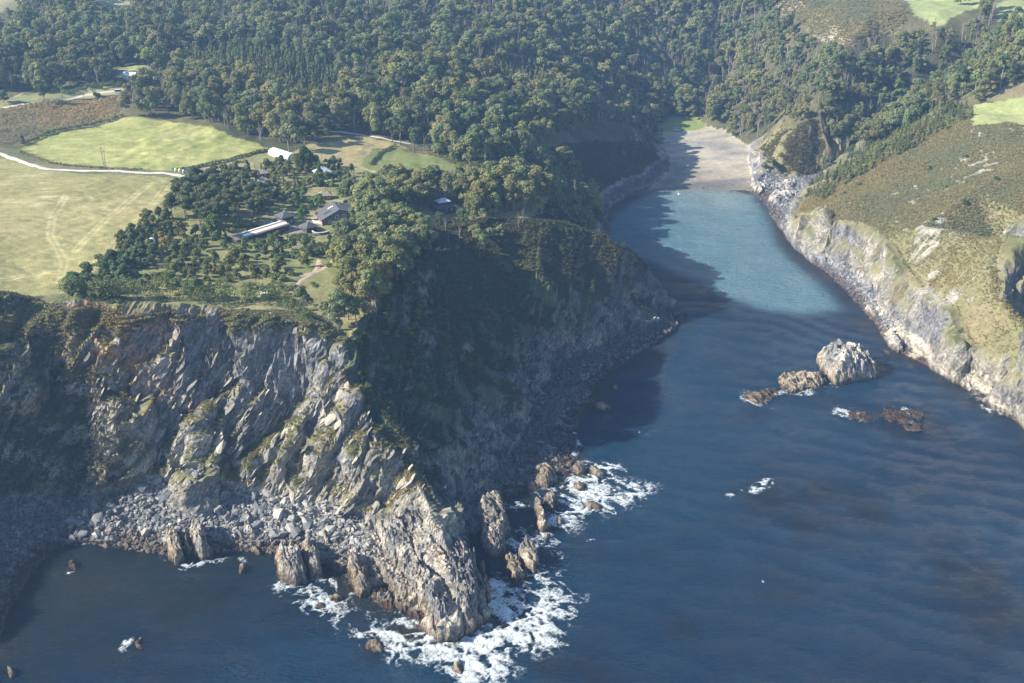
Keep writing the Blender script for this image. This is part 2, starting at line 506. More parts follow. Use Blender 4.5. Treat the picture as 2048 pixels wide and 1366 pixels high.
def bed_height(x, y, z):
    """outward relief of tilted, jointed beds at a point in space"""
    warp = fbm3(x, y, z, 40, 3, 3) * 6.0
    w = x * BED_N[0] + y * BED_N[1] + z * BED_N[2] + warp
    s = x * BED_S[0] + y * BED_S[1] + z * BED_S[2] + fbm3(x, y, z, 15, 2, 9) * 5
    out = 0
    for T, a in ((17.0, 2.6), (8.3, 1.7), (3.7, .7), (1.9, .35)):
        q = w / T; f = q - np.floor(q)
        lev = vn3(np.floor(q) * 7.7, s / (T * 3.0), q * 0 + T, 4)
        out = out + a * (f ** 1.6 + lev * 1.1)
    j = s / 5.2; fj = np.abs(j - np.floor(j) - .5) * 2
    out = out - .5 * sstep(.86, 1.0, fj)
    return out

m = rocky > .02
mx, my, mz = XX[m], YY[m], Zb[m]
big = 1.0 - np.abs(fbm3(mx, my, mz * .45, 26, 3, 21)) * 2.2
mid = 1.0 - np.abs(fbm3(mx, my, mz * .5, 9, 3, 31)) * 2.0
wq = (mx * BED_N[0] + my * BED_N[1] + mz * BED_N[2] + fbm3(mx, my, mz, 20, 2, 33) * 4) / 2.3
sq = (mx * BED_S[0] + my * BED_S[1] + fbm3(mx, my, mz, 9, 2, 34) * 2) / 4.2
tq = (mz + fbm3(mx, my, mz, 9, 2, 35) * 2) / 3.1
blk = _L3[np.floor(wq).astype(int) & 63, np.floor(sq).astype(int) & 63, np.floor(tq).astype(int) & 63]
disp = 3.0 * big + 1.2 * mid + 1.15 * bed_height(mx, my, mz) + .5 * blk + fbm3(mx, my, mz, 2.2, 2, 36) * .45
flank = in_poly(mx, my, hits((692, 692), (760, 602), (850, 510), (960, 464), (1060, 444), (1150, 442), (1250, 496), (1336, 594)) +
                [P(1340, 640, 2), P(1250, 668, 4), P(1180, 692, 5), P(1062, 830, 4), P(1000, 930, 4), P(905, 1010, 5), P(872, 1050, 12), P(810, 930, 22), P(765, 880, 30), P(722, 826, 37), P(706, 760, 46)])
heathP = in_poly(mx, my, hits((1612, 400), (1660, 366), (1905, 222), (2300, 120), (2400, 300), (2300, 480), (2048, 450), (2000, 470), (1995, 540), (2000, 590), (2040, 640), (2048, 735), (1930, 668), (1850, 588), (1812, 543), (1790, 498), (1770, 468), (1725, 444), (1660, 448), (1605, 444), (1595, 423)))
disp = disp * np.where(heathP, .22, 1.0)
disp = disp * np.where(flank, .42, 1.0) * np.where(my > 560, .8, 1.0) * np.where(mx > 200, .75, 1.0)
POS = np.stack((XX, YY, Zb), -1)
disp = disp * (1 - .7 * in_poly(mx, my, [P(*q) for q in ((735, 1040, 6), (745, 1180, 0), (850, 1275, 0), (960, 1280, 0), (985, 1180, 0), (930, 1060, 5), (872, 1050, 14), (812, 1005, 20))]))
PX3 = POS[m] + N0[m] * (disp * rocky[m])[:, None]
POS[m] = PX3
# wave-cut platform and foreshore: knobbly, blocky ground near the waterline
shore = sstep(-.5, .7, Zb) * sstep(11, 5, Zb) * (~beach_zone) * (YY < 820)
kn = np.abs(fbm2(XX, YY, 5.5, 3, 41)) * 1.6 + np.abs(fbm2(XX, YY, 2.4, 2, 43)) * .8
w2 = (XX * BED_S[1] - YY * BED_S[0]) + fbm2(XX, YY, 14, 2, 44) * 3
rib = np.abs((w2 / 4.2) % 1 - .5) * 2
POS[..., 2] += shore * (kn * .8 + (rib ** 2 - .3) * .55 * sstep(-.2, .4, fbm2(XX, YY, 25, 2, 45)) - .4)
prom = in_poly(XX, YY, [P(*q) for q in ((735, 1040, 6), (760, 1160, 3), (740, 1200, 0), (850, 1265, 0), (890, 1285, 0), (945, 1275, 0), (985, 1240, 0), (975, 1190, 0), (950, 1120, 0), (925, 1060, 5), (872, 1050, 12))])
prom = blur(prom.astype(float), 3)
pw = (XX * BED_S[1] - YY * BED_S[0]); ps = XX * BED_S[0] + YY * BED_S[1]
pw = pw + fbm2(XX, YY, 22, 2, 47) * 2.0 + fbm2(XX, YY, 4, 2, 49) * .35
cell = np.floor(pw / 6.4); fr = pw / 6.4 - cell
step = vn2(cell * 5.3, np.floor(ps / 9.0 + cell * 3.1) * 1.7, 48) * 2.4
crack = sstep(.10, .0, np.minimum(fr, 1 - fr)) * 2.8
fine = ((pw / 1.3) % 1) * .9
cj = np.abs((ps / 6.5 + vn2(cell * 3.7, cell * 1.3, 3) * 2) % 1 - .5) * 2
POS[..., 2] += prom * (step - crack - fine * .8 - sstep(.8, 1, cj) * 1.1 + fr * 2.2)
# sea cave and overhang in the flank
for (cu, cv, cz, rr, dep) in ((1195, 632, 9, 7.5, 15), (1290, 640, 6, 5, 4), (1120, 700, 8, 4, 4)):
    c = np.array(P(cu, cv, cz)); d = np.linalg.norm(POS - c, axis=-1)
    POS[..., 1] += dep * np.exp(-(d / rr) ** 2)
ZT = POS[..., 2]            # ground height (approximately still a function of x, y)

da = np.gradient(POS, axis=0); db = np.gradient(POS, axis=1)
NN = np.cross(da, db); NN /= np.linalg.norm(NN, axis=-1, keepdims=True) + 1e-9
NZ = NN[..., 2]

# ------------------------------------------------------------------ what the ground is made of
FOREST, ROCK, MEADOW, FIELD, HEATH, BEACH, LAWN, DRY, SCREE = range(9)
ZN = np.full(XX.shape, FOREST)
C = np.zeros(XX.shape + (3,))
nA = fbm2(XX, YY, 30, 4, 61); nB = fbm2(XX, YY, 6, 3, 62); nC = fbm2(XX, YY, 90, 3, 63)

def lerp(a, b, t):
    return np.asarray(a) * (1 - t[..., None]) + np.asarray(b) * t[..., None]

C[:] = lerp((.06, .065, .03), (.11, .10, .05), np.clip(.5 + nA, 0, 1))

def paint(px, zone, c1, c2, n=None, soft=.6):
    poly = [q if len(q) == 3 else ray_hit(*q) for q in px]
    jx, jy = XX + nB * 1.2, YY + nB * 1.2
    mm = in_poly(jx, jy, poly)
    t = np.clip(.5 + soft * (nA + .5 * nB if n is None else n), 0, 1)
    C[mm] = lerp(c1, c2, t)[mm]
    ZN[mm] = zone
    return mm

FIELD_TAN = [(-160, 300), (0, 312), (95, 338), (200, 348), (345, 354), (335, 390), (300, 432), (245, 488), (170, 560), (128, 584), (60, 589), (0, 581), (-120, 585), (-170, 500)]
MEADOW_PX = [(42, 293), (110, 266), (170, 254), (245, 233), (330, 239), (420, 259), (500, 283), (545, 299), (470, 317), (400, 332), (350, 341), (210, 335), (100, 324)]
GARDEN_PX = [(120, 600), (180, 560), (250, 490), (305, 435), (345, 390), (350, 356), (400, 335), (480, 318), (545, 302), (600, 315), (700, 338), (800, 350), (1000, 340), (1120, 380), (1170, 420), (1150, 437), (1060, 440), (960, 460), (880, 500), (820, 545), (760, 600), (700, 680), (640, 655), (560, 640), (330, 612), (200, 608)]
mg = paint(GARDEN_PX, LAWN, (.16, .17, .065), (.27, .23, .12), nA * .8 + nB * .6)
paint([(560, 312), (620, 290), (720, 270), (800, 285), (930, 335), (780, 352), (700, 338), (640, 322)], DRY, (.30, .25, .12), (.24, .22, .10))
paint([(745, 295), (800, 290), (925, 332), (850, 352), (770, 348), (720, 330)], MEADOW, (.12, .155, .055), (.16, .18, .065))
mf = paint(FIELD_TAN, FIELD, (.225, .215, .085), (.295, .255, .115), nC * .9 + nB * .35)
mm_ = paint(MEADOW_PX, MEADOW, (.225, .245, .072), (.31, .30, .115), nA * .7 + nB * .9)
paint([(-120, 312), (0, 290), (40, 288), (100, 263), (170, 250), (243, 229), (246, 190), (120, 197), (0, 216), (-120, 235)], HEATH, (.22, .15, .10), (.17, .17, .075), nA + nB * .6)
paint([(-120, 232), (0, 214), (120, 196), (250, 186), (262, 172), (180, 172), (90, 182), (0, 205), (-120, 215)], DRY, (.30, .28, .14), (.18, .2, .08))
paint([(232, 140), (260, 137), (300, 132), (330, 140), (300, 160), (240, 156)], MEADOW, (.28, .30, .12), (.3, .3, .14))
paint([(330, 117), (395, 110), (380, 122), (340, 128)], MEADOW, (.28, .30, .12), (.3, .3, .14))
paint([(-100, -8), (55, -5), (30, 20), (-100, 28)], DRY, (.33, .31, .18), (.3, .3, .17))
paint([(175, -4), (280, -4), (240, 14), (190, 10)], DRY, (.33, .31, .18), (.3, .3, .17))
paint([(640, 285), (720, 262), (900, 285), (1050, 290), (1000, 300), (930, 300), (800, 280), (740, 272)], DRY, (.16, .13, .07), (.12, .13, .05))
mb = paint([(1295, 379), (1400, 375), (1506, 383), (1500, 325), (1500, 290), (1450, 259), (1420, 253), (1318, 263), (1324, 300), (1347, 342)], BEACH, (.38, .335, .25), (.21, .20, .18), fbm2(XX * .35 + YY * .25, YY * .9 - XX * .3, 16, 4, 64) * 1.6)
paint([(1310, 246), (1345, 231), (1395, 236), (1416, 250), (1385, 263), (1330, 263)], LAWN, (.17, .215, .06), (.21, .24, .075))
mh = paint([(1612, 400), (1660, 366), (1740, 318), (1830, 268), (1905, 222), (1960, 205), (2060, 150), (2300, 120), (2900, 200), (2900, 440), (2300, 480), (2048, 450), (2000, 470), (1995, 540), (2000, 590), (2040, 640), (2048, 735), (1930, 670), (1850, 590), (1812, 545), (1790, 500), (1770, 470), (1725, 446), (1660, 450), (1605, 446), (1595, 425)], HEATH, (.18, .15, .085), (.145, .142, .068), nA * .8 + nB * .5)
paint([(1932, 216), (1960, 206), (2048, 190), (2150, 180), (2150, 250), (2048, 248), (1952, 253)], MEADOW, (.23, .26, .105), (.29, .30, .13))
paint([(1812, -4), (1830, 30), (1885, 48), (1945, 14), (1995, -4)], MEADOW, (.22, .26, .10), (.27, .29, .13))
paint([(1988, 6), (2060, -4), (2120, 20), (2048, 34), (1998, 42)], MEADOW, (.22, .26, .10), (.27, .29, .13))
mc = paint([(1500, -6), (1790, -6), (1815, 40), (1785, 60), (1712, 78), (1700, 118), (1688, 130), (1655, 85), (1600, 44)], HEATH, (.20, .16, .095), (.13, .125, .065), nA + nB * .9)
paint([(1520, 300), (1545, 262), (1590, 262), (1640, 238), (1668, 282), (1625, 345), (1580, 352), (1548, 338)], HEATH, (.16, .115, .07), (.175, .165, .085), nA)
# wheel tracks pressed into the tan field (a pair of pale worn lines each)
for tr in ([(0, 372), (40, 350), (90, 352)], [(88, 345), (90, 395)], [(120, 560), (128, 520), (100, 470), (105, 430), (130, 395)], [(140, 568), (175, 540), (235, 480), (290, 425), (330, 372)],
           [(150, 500), (220, 430), (300, 365)], [(0, 560), (60, 545), (165, 540)], [(0, 470), (60, 430), (90, 395)], [(10, 400), (80, 410), (120, 400), (180, 395)]):
    d, _ = seg_dist(XX, YY, hits(*tr))
    k = np.exp(-((d - 1.2) / .7) ** 2) * .5 * mf * (.6 + .6 * (nA + .5))
    C[:] = C + k[..., None] * np.array((.22, .18, .12))

_st = .5 + .5 * np.sin((XX * .62 + YY * .78 + nC * 9) * 6.283 / 5.5)
C[mf] = C[mf] * (1 + (.13 * (_st - .5) + .16 * nB * .6)[mf])[:, None]
_st = .5 + .5 * np.sin((XX * .9 - YY * .42 + nC * 14) * 6.283 / 9.5)
C[mm_] = C[mm_] * (1 + (.12 * (_st - .5) + .12 * nB * .7)[mm_])[:, None]
rockm = ((steep > .25) | (ZT < 9.0)) & (ZN != BEACH) & ~((ZN == LAWN) & (XX > 60)) & ((YY < 660) | ((ZT < 9) & (YY < 900)) | ((XX > 95) & (YY < 920) & (ZT < 26))) & (ZN != MEADOW) & (ZN != FIELD)
rockm |= (ZN == FOREST) & (YY < 640)
ZN[rockm & (ZN != HEATH)] = ROCK
ZN[rockm & (ZN == HEATH) & (NZ < .30)] = ROCK
rk = ZN == ROCK
x, y, z = XX[rk], YY[rk], ZT[rk]
n1 = fbm3(x, y, z, 18, 4, 71); n2 = fbm3(x, y, z, 5, 3, 72); n3 = fbm3(x, y, z * .4, 40, 3, 73)
right = sstep(150, 190, x)
col = lerp((.165, .165, .17), (.31, .285, .245), np.clip(.5 + n1, 0, 1))
rust_c = np.array(ray_hit(170, 690))
rust = np.exp(-((x - rust_c[0]) / 26) ** 2) * sstep(20, 40, z) * (1 - right)
col = col * (1 - (np.clip(rust * 1.3 + .3 * sstep(.15, .6, n3), 0, 1) * sstep(-.5, .2, n2))[:, None]) + np.array((.38, .21, .11)) * (np.clip(rust * 1.3 + .3 * sstep(.15, .6, n3), 0, 1) * sstep(-.5, .2, n2))[:, None]
pale = sstep(34, 10, z) * sstep(4, 9, z) * .55
col = lerp(col, (.38, .34, .26), pale * np.clip(.6 + n2, 0, 1))
col = lerp(col, lerp((.225, .208, .172), (.13, .13, .14), np.clip(.35 + n3 * 1.4 + .5 * sstep(540, 470, y), 0, 1)), right * sstep(2.2, 4.5, z) * .9)
col = lerp(col, (.17, .175, .19), right * sstep(6.5, 4.5, z) * sstep(545, 575, y) * .9)
# grass and low scrub caught on the ledges
ledge = sstep(.46, .66, NZ[rk] + n2 * .18 + n1 * .08) * sstep(7, 14, z)
ledge = np.where(right > .5, sstep(.36, .58, NZ[rk] + n2 * .22) * sstep(8, 15, z), ledge)
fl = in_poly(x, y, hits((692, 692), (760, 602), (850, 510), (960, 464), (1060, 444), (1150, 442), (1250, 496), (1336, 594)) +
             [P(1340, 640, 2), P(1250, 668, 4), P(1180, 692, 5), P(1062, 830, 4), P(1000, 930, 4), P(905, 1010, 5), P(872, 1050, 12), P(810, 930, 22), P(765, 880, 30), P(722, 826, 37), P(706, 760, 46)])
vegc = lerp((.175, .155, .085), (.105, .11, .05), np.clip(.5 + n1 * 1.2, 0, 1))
vegf = lerp((.065, .085, .036), (.095, .08, .042), np.clip(.4 + n3 * 1.3 + sstep(0, 90, x) * .4, 0, 1))  # flank plants coloured dark to stand in for shade the sun leaves out
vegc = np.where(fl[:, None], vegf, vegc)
ledge = ledge * (1 - sstep(.15, .5, prom[rk]) * sstep(18, 14, z))
nose = in_poly(x, y, [P(*q) for q in ((780, 930, 22), (830, 950, 24), (885, 1000, 14), (930, 1120, 8), (880, 1120, 12), (800, 1050, 10))])
ledge = np.where(nose, ledge * .3, ledge)
col = np.where(fl[:, None], col * lerp((.42, .43, .45), (.62, .62, .62), np.clip(.5 + n2, 0, 1)), col)  # flank rock darkened too, its shade put into the colour
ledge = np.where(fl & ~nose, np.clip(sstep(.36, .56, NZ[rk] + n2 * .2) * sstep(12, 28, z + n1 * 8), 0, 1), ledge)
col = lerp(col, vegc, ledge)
col = np.where((in_poly(x, y, [(-330, 420), (-178, 402), (-138, 372), (-150, 340), (-166, 325), (-160, 270), (-330, 200)]) & (z < 14))[:, None], col * .5, col)  # painted shade: low rock halved inside the left head's shadow outline
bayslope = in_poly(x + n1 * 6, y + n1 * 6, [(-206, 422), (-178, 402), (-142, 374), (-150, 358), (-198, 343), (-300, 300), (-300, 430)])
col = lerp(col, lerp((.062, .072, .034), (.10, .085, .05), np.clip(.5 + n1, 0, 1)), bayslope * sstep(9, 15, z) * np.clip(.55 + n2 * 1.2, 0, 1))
# tidal bands: pale barnacle belt, dark weed below
tide = z + n2 * .9
bb = sstep(6.5, 4.5, tide) * sstep(1.2, 2.2, tide)
col = lerp(col, (.20, .155, .10), bb * sstep(330, 300, y) * .5)
col = lerp(col, (.055, .055, .058), bb * sstep(-40, 10, x) * (1 - right) * sstep(330, 345, y) * .85)
col = lerp(col, lerp((.37, .33, .26), (.18, .18, .185), sstep(540, 600, y)), bb * right * .8)
col = lerp(col, (.060, .040, .030), sstep(np.where(y < 335, 2.7, 1.7), np.where(y < 335, 1.1, .7), tide) * sstep(840, 780, y))
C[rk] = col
HEATHROCK = sstep(.70, .84, fbm2(XX, YY, 26, 4, 81) + .75 * fbm2(XX, YY, 4.5, 3, 82) + .32 * sstep(575, 480, YY))
hk = mh & (ZN == HEATH)
C[hk] = lerp(C, (.28, .26, .22), HEATHROCK * .9)[hk]
hk2 = mc & (ZN == HEATH)
d_, _ = seg_dist(XX, YY, hits((1640, 60), (1690, 100), (1700, 130)))
C[hk2] = lerp(C, (.27, .25, .215), np.exp(-(d_ / 12) ** 2) * sstep(.0, .5, nB + fbm2(XX, YY, 3, 2, 66)))[hk2]
ZN[(ZT < -.2) & (ZN != BEACH)] = ROCK

wetb = mb & (ZT < 1.1)
C[wetb] = (C * (.55 + .4 * np.clip(ZT, 0, 1.1) / 1.1)[..., None])[wetb]
# ------------------------------------------------------------------ ground material and meshes
k = NB('ground', .95)
k.b.inputs['Specular IOR Level'].default_value = .12
at = k.n('ShaderNodeAttribute', attribute_name='col'); ar = k.n('ShaderNodeAttribute', attribute_name='rock')
rc, bed_, joint_, pos_ = rock_detail(k, at.outputs['Color'], ar.outputs['Fac'])
tuft = k.noise(pos_, 1.3, 4, .65); tuft2 = k.noise(pos_, .28, 4, .6)
tv = k.math('MULTIPLY', k.maprange(tuft, .3, .7, .70, 1.3), k.maprange(tuft2, .3, .7, .8, 1.2))
inv = k.math('SUBTRACT', 1.0, ar.outputs['Fac'])
tv = k.mix(inv, (1, 1, 1), tv)
fin = k.mix(1.0, rc, tv, 'MULTIPLY')
k.l(fin, k.b.inputs['Base Color'])
hgt = k.math('ADD', k.math('MULTIPLY', bed_, k.math('MULTIPLY', ar.outputs['Fac'], 1.0)), k.math('MULTIPLY', joint_, k.math('MULTIPLY', ar.outputs['Fac'], .8)))
hgt = k.math('ADD', hgt, k.math('MULTIPLY', tuft, k.math('MULTIPLY', inv, .25)))
k.l(k.bump(hgt, .9, 1.1), k.b.inputs['Normal'])
GROUND = k.m

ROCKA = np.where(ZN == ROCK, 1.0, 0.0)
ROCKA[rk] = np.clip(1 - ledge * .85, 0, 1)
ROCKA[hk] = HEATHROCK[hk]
keep = (POS[:-1, :-1, 2] > -6) | (POS[1:, 1:, 2] > -6)
fz = np.max(np.stack((ZN[:-1, :-1], ZN[1:, 1:])), 0)
IDX = np.arange(NX * NY).reshape(NX, NY)
VP = POS.reshape(-1, 3); VC = C.reshape(-1, 3); VR = ROCKA.reshape(-1)

ZONE_NAMES = {
    FOREST: ('forest_floor', 'dark leaf littered ground under the trees of the wooded hills'),
    ROCK: ('cliff', 'folded grey sea cliffs and rocky foreshore of both headlands'),
    MEADOW: ('meadow', 'bright green mown meadows among the woods'),
    FIELD: ('field', 'tan stubble field with wheel tracks on the cliff top'),
    HEATH: ('heath', 'brown heather and bracken slopes'),
    BEACH: ('beach', 'grey sand of the small beach at the end of the cove'),
    LAWN: ('lawn', 'short grass of the garden among the houses and above the beach'),
    DRY: ('grassland', 'dry yellow grass beside the lanes and woods'),
}

def part_mesh(name, sel, smooth=True):
    """one sheet of ground cells"""
    i, j = np.nonzero(sel)
    q = np.stack((IDX[i, j], IDX[i + 1, j], IDX[i + 1, j + 1], IDX[i, j + 1]), 1)
    u, invq = np.unique(q.ravel(), return_inverse=True)
    me = mesh_from(name, VP[u], invq.reshape(-1, 4).astype(np.int32), GROUND, smooth)
    add_attr(me, 'col', VC[u]); add_attr(me, 'rock', VR[u], 'FLOAT')
    return me

for zid, (nm, lab) in ZONE_NAMES.items():
    sel = keep & (fz == zid)
    if sel.any():
        tag(link(nm, part_mesh(nm, sel, zid != ROCK)), lab, kind='structure')

def gz(x, y):
    return float(bilin(ZT, x, y))

# ------------------------------------------------------------------ sea
def wpoly(*px):
    return [P(u, v, 0) for u, v in px]

WX = grid_axis((-1500, -330, 60), (-330, 330, 2.0), (330, 1500, 60))
WY = grid_axis((-300, 240, 30), (240, 480, 1.6), (480, 860, 2.4))
wx, wy = np.meshgrid(WX, WY, indexing='ij')
bed = bilin(ZT, wx, wy)
swell = (np.sin((wx * .35 + wy * .94) * .42 + fbm2(wx, wy, 60, 2, 90) * 5) * .08 + np.sin((wx * -.25 + wy * .97) * .23 + fbm2(wx, wy, 80, 2, 91) * 5) * .09)
calm = sstep(640, 520, wy)
wz = swell * (.35 + .65 * calm) + fbm2(wx, wy, 7, 2, 92) * .12 * calm
deep = np.array((.0012, .0230, .058)); mid = np.array((.0026, .036, .080)); turq = np.array((.110, .225, .275))
wn = fbm2(wx, wy, 60, 4, 93); wn2 = fbm2(wx, wy, 14, 3, 94)
WC = lerp(deep, mid, np.clip(.5 + wn * .9, 0, 1))
sand = in_poly(wx + wn2 * 2.5, wy + wn2 * 2.5, wpoly((1195, 470), (1230, 425), (1300, 385), (1400, 368), (1505, 376), (1528, 430), (1556, 490), (1600, 535), (1650, 580), (1688, 620), (1600, 628), (1500, 612), (1420, 575), (1360, 545), (1290, 520), (1200, 520)))
sandm = blur(sand.astype(float), 8)
shal = sstep(690, 860, wy)
WC = lerp(WC, lerp(turq, (.26, .33, .33), np.clip(shal + wn2 * .12, 0, 1)), sandm * (.92 + .08 * wn2))
kelp = np.zeros(wx.shape)
for u, v, ru, rv, a in ((1690, 1010, 150, 45, .8), (1560, 1010, 90, 60, .8), (1900, 1150, 110, 70, .85), (1990, 1250, 90, 50, .6), (1160, 1330, 110, 50, .9), (1370, 1270, 40, 40, .7), (700, 1180, 90, 60, .6), (760, 1300, 40, 35, .9), (1230, 1100, 70, 50, .6),
                        (1640, 800, 60, 20, .6), (1850, 860, 50, 25, .8), (1800, 840, 80, 35, .9), (300, 1295, 35, 28, .8), (1100, 1030, 60, 50, .5), (1500, 830, 40, 16, .5), (1330, 1130, 60, 30, .4), (1560, 1180, 70, 40, .5)):
    c = P(u, v); e = P(u + ru, v); f = P(u, v - rv)
    rx, ry = abs(e[0] - c[0]), abs(f[1] - c[1])
    kelp += a * np.exp(-((wx - c[0]) / rx) ** 2 - ((wy - c[1]) / ry) ** 2)
kelp = np.clip(kelp * (.75 + wn2 * .9 + wn * .3), 0, 1)
WC = lerp(WC, (.004, .010, .022), kelp * .8)
near = sstep(-3.2, -.4, bed + wn2 * .9) * (1 - sandm)
shallow_c = np.where((wx < -20)[..., None], np.array((.036, .034, .022)), np.array((.028, .031, .028)))
WC = lerp(WC, shallow_c, near * .85)
wetsand = sstep(-1.3, -.1, bed + wn2 * .25) * sstep(770, 800, wy)
WC = lerp(WC, (.20, .19, .155), wetsand * .8)
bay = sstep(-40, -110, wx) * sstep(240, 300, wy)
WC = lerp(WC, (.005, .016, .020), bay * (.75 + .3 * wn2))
WFOAM_HOOK = 0
i, j = np.nonzero((bed[:-1, :-1] < 1.2) | (bed[1:, 1:] < 1.2) | (bed[1:, :-1] < 1.2) | (bed[:-1, 1:] < 1.2))
WI = np.arange(wx.size).reshape(wx.shape)
q = np.stack((WI[i, j], WI[i + 1, j], WI[i + 1, j + 1], WI[i, j + 1]), 1)
k = NB('sea_water', .08)
k.b.inputs['IOR'].default_value = 1.38
k.b.inputs['Specular IOR Level'].default_value = .5
at = k.n('ShaderNodeAttribute', attribute_name='col')
k.l(at.outputs['Color'], k.b.inputs['Base Color'])
geo = k.n('ShaderNodeNewGeometry')
def stretched(a, sxx, syy):
    mp = k.n('ShaderNodeMapping'); k.l(geo.outputs['Position'], mp.inputs['Vector'])
    mp.inputs['Rotation'].default_value = (0, 0, a); mp.inputs['Scale'].default_value = (sxx, syy, 1)
    return mp.outputs[0]
h1 = k.noise(stretched(R(-14), .5, 1.0), .42, 5, .62, .4)
h2 = k.noise(stretched(R(24), .6, 1.0), 1.05, 4, .6, .2)
h3 = k.noise(stretched(R(-30), .6, 1.0), .09, 3, .5, .5)
hh = k.math('ADD', k.math('MULTIPLY', h1, 1.0), k.math('MULTIPLY', h2, .7))
hh = k.math('ADD', hh, k.math('MULTIPLY', h3, .55))
k.l(k.bump(hh, 1.0, 4.6), k.b.inputs['Normal'])
WATER = k.m
u, invq = np.unique(q.ravel(), return_inverse=True)
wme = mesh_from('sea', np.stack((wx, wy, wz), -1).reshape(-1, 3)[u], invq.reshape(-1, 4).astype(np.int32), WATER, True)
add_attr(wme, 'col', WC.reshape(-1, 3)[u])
tag(link('sea', wme), 'dark blue sea turning turquoise over sand in the cove', kind='structure')

# ------------------------------------------------------------------ air
hv = NB('haze')
hv.t.nodes.remove(hv.b)
pv = hv.n('ShaderNodeVolumePrincipled')
pv.inputs['Color'].default_value = (.36, .60, 1.0, 1)
pv.inputs['Density'].default_value = .00013
pv.inputs['Anisotropy'].default_value = .2
hv.l(pv.outputs[0], hv.out.inputs['Volume'])
def box_mesh(name, x0, x1, y0, y1, z0, z1, mat=None):
    v = [(x, y, z) for z in (z0, z1) for y in (y0, y1) for x in (x0, x1)]
    f = [(0, 2, 3, 1), (4, 5, 7, 6), (0, 1, 5, 4), (2, 6, 7, 3), (0, 4, 6, 2), (1, 3, 7, 5)]
    return mesh_from(name, v, f, mat)
hz = link('haze', box_mesh('haze', -1700, 1700, -500, 3200, -40, CAM_H + 12, hv.m))
tag(hz, 'thin pale blue air haze over the whole coast', kind='stuff')

# ------------------------------------------------------------------ sea rocks (each a mesh of its own)
def rock_tone(P3, wet=1.0, brown=0.0, light=1.0):
    x, y, z = P3.T
    n1 = fbm3(x, y, z, 9, 3, 101); n2 = fbm3(x, y, z, 3, 3, 102)
    base = lerp((.16, .16, .165), (.33, .30, .25), np.clip(.5 + n1, 0, 1)) * light
    tan = lerp((.30, .235, .15), (.22, .16, .10), np.clip(.5 + n2, 0, 1))
    c = lerp(base, tan, np.clip(brown + .3 * n1, 0, 1) * sstep(8, 4, z))
    c = lerp(c, (.066, .046, .033), sstep(1.7 * wet, .6 * wet, z + n2 * .9))
    return c

def sea_rock(name, label, foot, height, brown=.6, light=1.0, strike=None, steep=1.6, lean=0.0, step=.42, group=None, wet=1.0, seed=0, period=1.6, base=0.0, rough=1.0, rag=.7):
    """a bedded rock standing in the sea on a footprint given as picture points on the water"""
    poly = [P(u, v, base) for u, v in foot]
    px = np.array([p[0] for p in poly]); py = np.array([p[1] for p in poly])
    cx, cy_ = px.mean(), py.mean()
    ext = max(np.ptp(px), np.ptp(py)) / 2 + 1.5
    n = int(min(110, max(10, 2 * ext / step)))
    gx_ = np.linspace(px.min() - 1.2, px.max() + 1.2, max(8, int(n * np.ptp(px) / (2 * ext)) + 5))
    gy_ = np.linspace(py.min() - 1.2, py.max() + 1.2, max(8, int(n * np.ptp(py) / (2 * ext)) + 5))
    X, Y = np.meshgrid(gx_, gy_, indexing='ij')
    jx = fbm2(X, Y, 3.5, 3, seed + 110) * rag; jy = fbm2(X, Y, 3.5, 3, seed + 111) * rag
    ins = in_poly(X + jx, Y + jy, poly)
    d, _ = seg_dist(X + jx, Y + jy, poly + [poly[0]])
    d = np.where(ins, d, -d)
    S = BED_S[:2] if strike is None else np.array(strike) / np.hypot(*strike)
    across = X * S[1] - Y * S[0]; along = X * S[0] + Y * S[1]
    w = min(np.ptp(px), np.ptp(py)) / 2
    prof = np.clip(d / max(.5, w / steep), -1, 1)
    prof = np.sign(prof) * np.abs(prof) ** .5
    q = across / period + fbm2(X, Y, 9, 2, seed + 112) * .8
    fr = q - np.floor(q)
    lev = vn2(np.floor(q) * 3.3, along / (period * 3.5), seed + 113)
    cj = np.abs((along / (period * 2.6) + lev) % 1 - .5) * 2
    rel = rough * ((.17 if height < 8 else .05) * lev + .13 * fr - .16 * sstep(.14, 0, np.minimum(fr, 1 - fr)) - .10 * sstep(.85, 1, cj) + .10 * fbm2(X, Y, 2.0, 2, seed + 114))
    t = (across - across.min()) / (np.ptp(across) + 1e-6) - .5
    Z = height * prof * (1 + rel * 1.3 + lean * t) * np.where(prof > 0, 1, 0) + np.where(prof < 0, prof * 2.2, 0) + base
    if height > 8:
        Z += np.where(prof > 0, fbm2(X, Y, 8, 3, seed + 120) * .8 * prof, 0)
    V = np.stack((X, Y, Z), -1)
    V[..., 0] += fbm2(Y, Z * 1.0, 2.4, 2, seed + 115) * .35; V[..., 1] += fbm2(X, Z * 1.0, 2.4, 2, seed + 116) * .35
    nx, ny = X.shape
    I = np.arange(nx * ny).reshape(nx, ny)
    i, j = np.nonzero((d[:-1, :-1] > -1.3) | (d[1:, 1:] > -1.3))
    qd = np.stack((I[i, j], I[i + 1, j], I[i + 1, j + 1], I[i, j + 1]), 1)
    u_, inv_ = np.unique(qd.ravel(), return_inverse=True)
    VV = V.reshape(-1, 3)[u_]
    me = mesh_from(name, VV - np.array((cx, cy_, 0)), inv_.reshape(-1, 4).astype(np.int32), GROUND, False)
    add_attr(me, 'col', rock_tone(VV, wet, brown, light)); add_attr(me, 'rock', np.ones(len(VV)), 'FLOAT')
    o = link(name, me, loc=(cx, cy_, 0))
    return tag(o, label, 'rock', group)

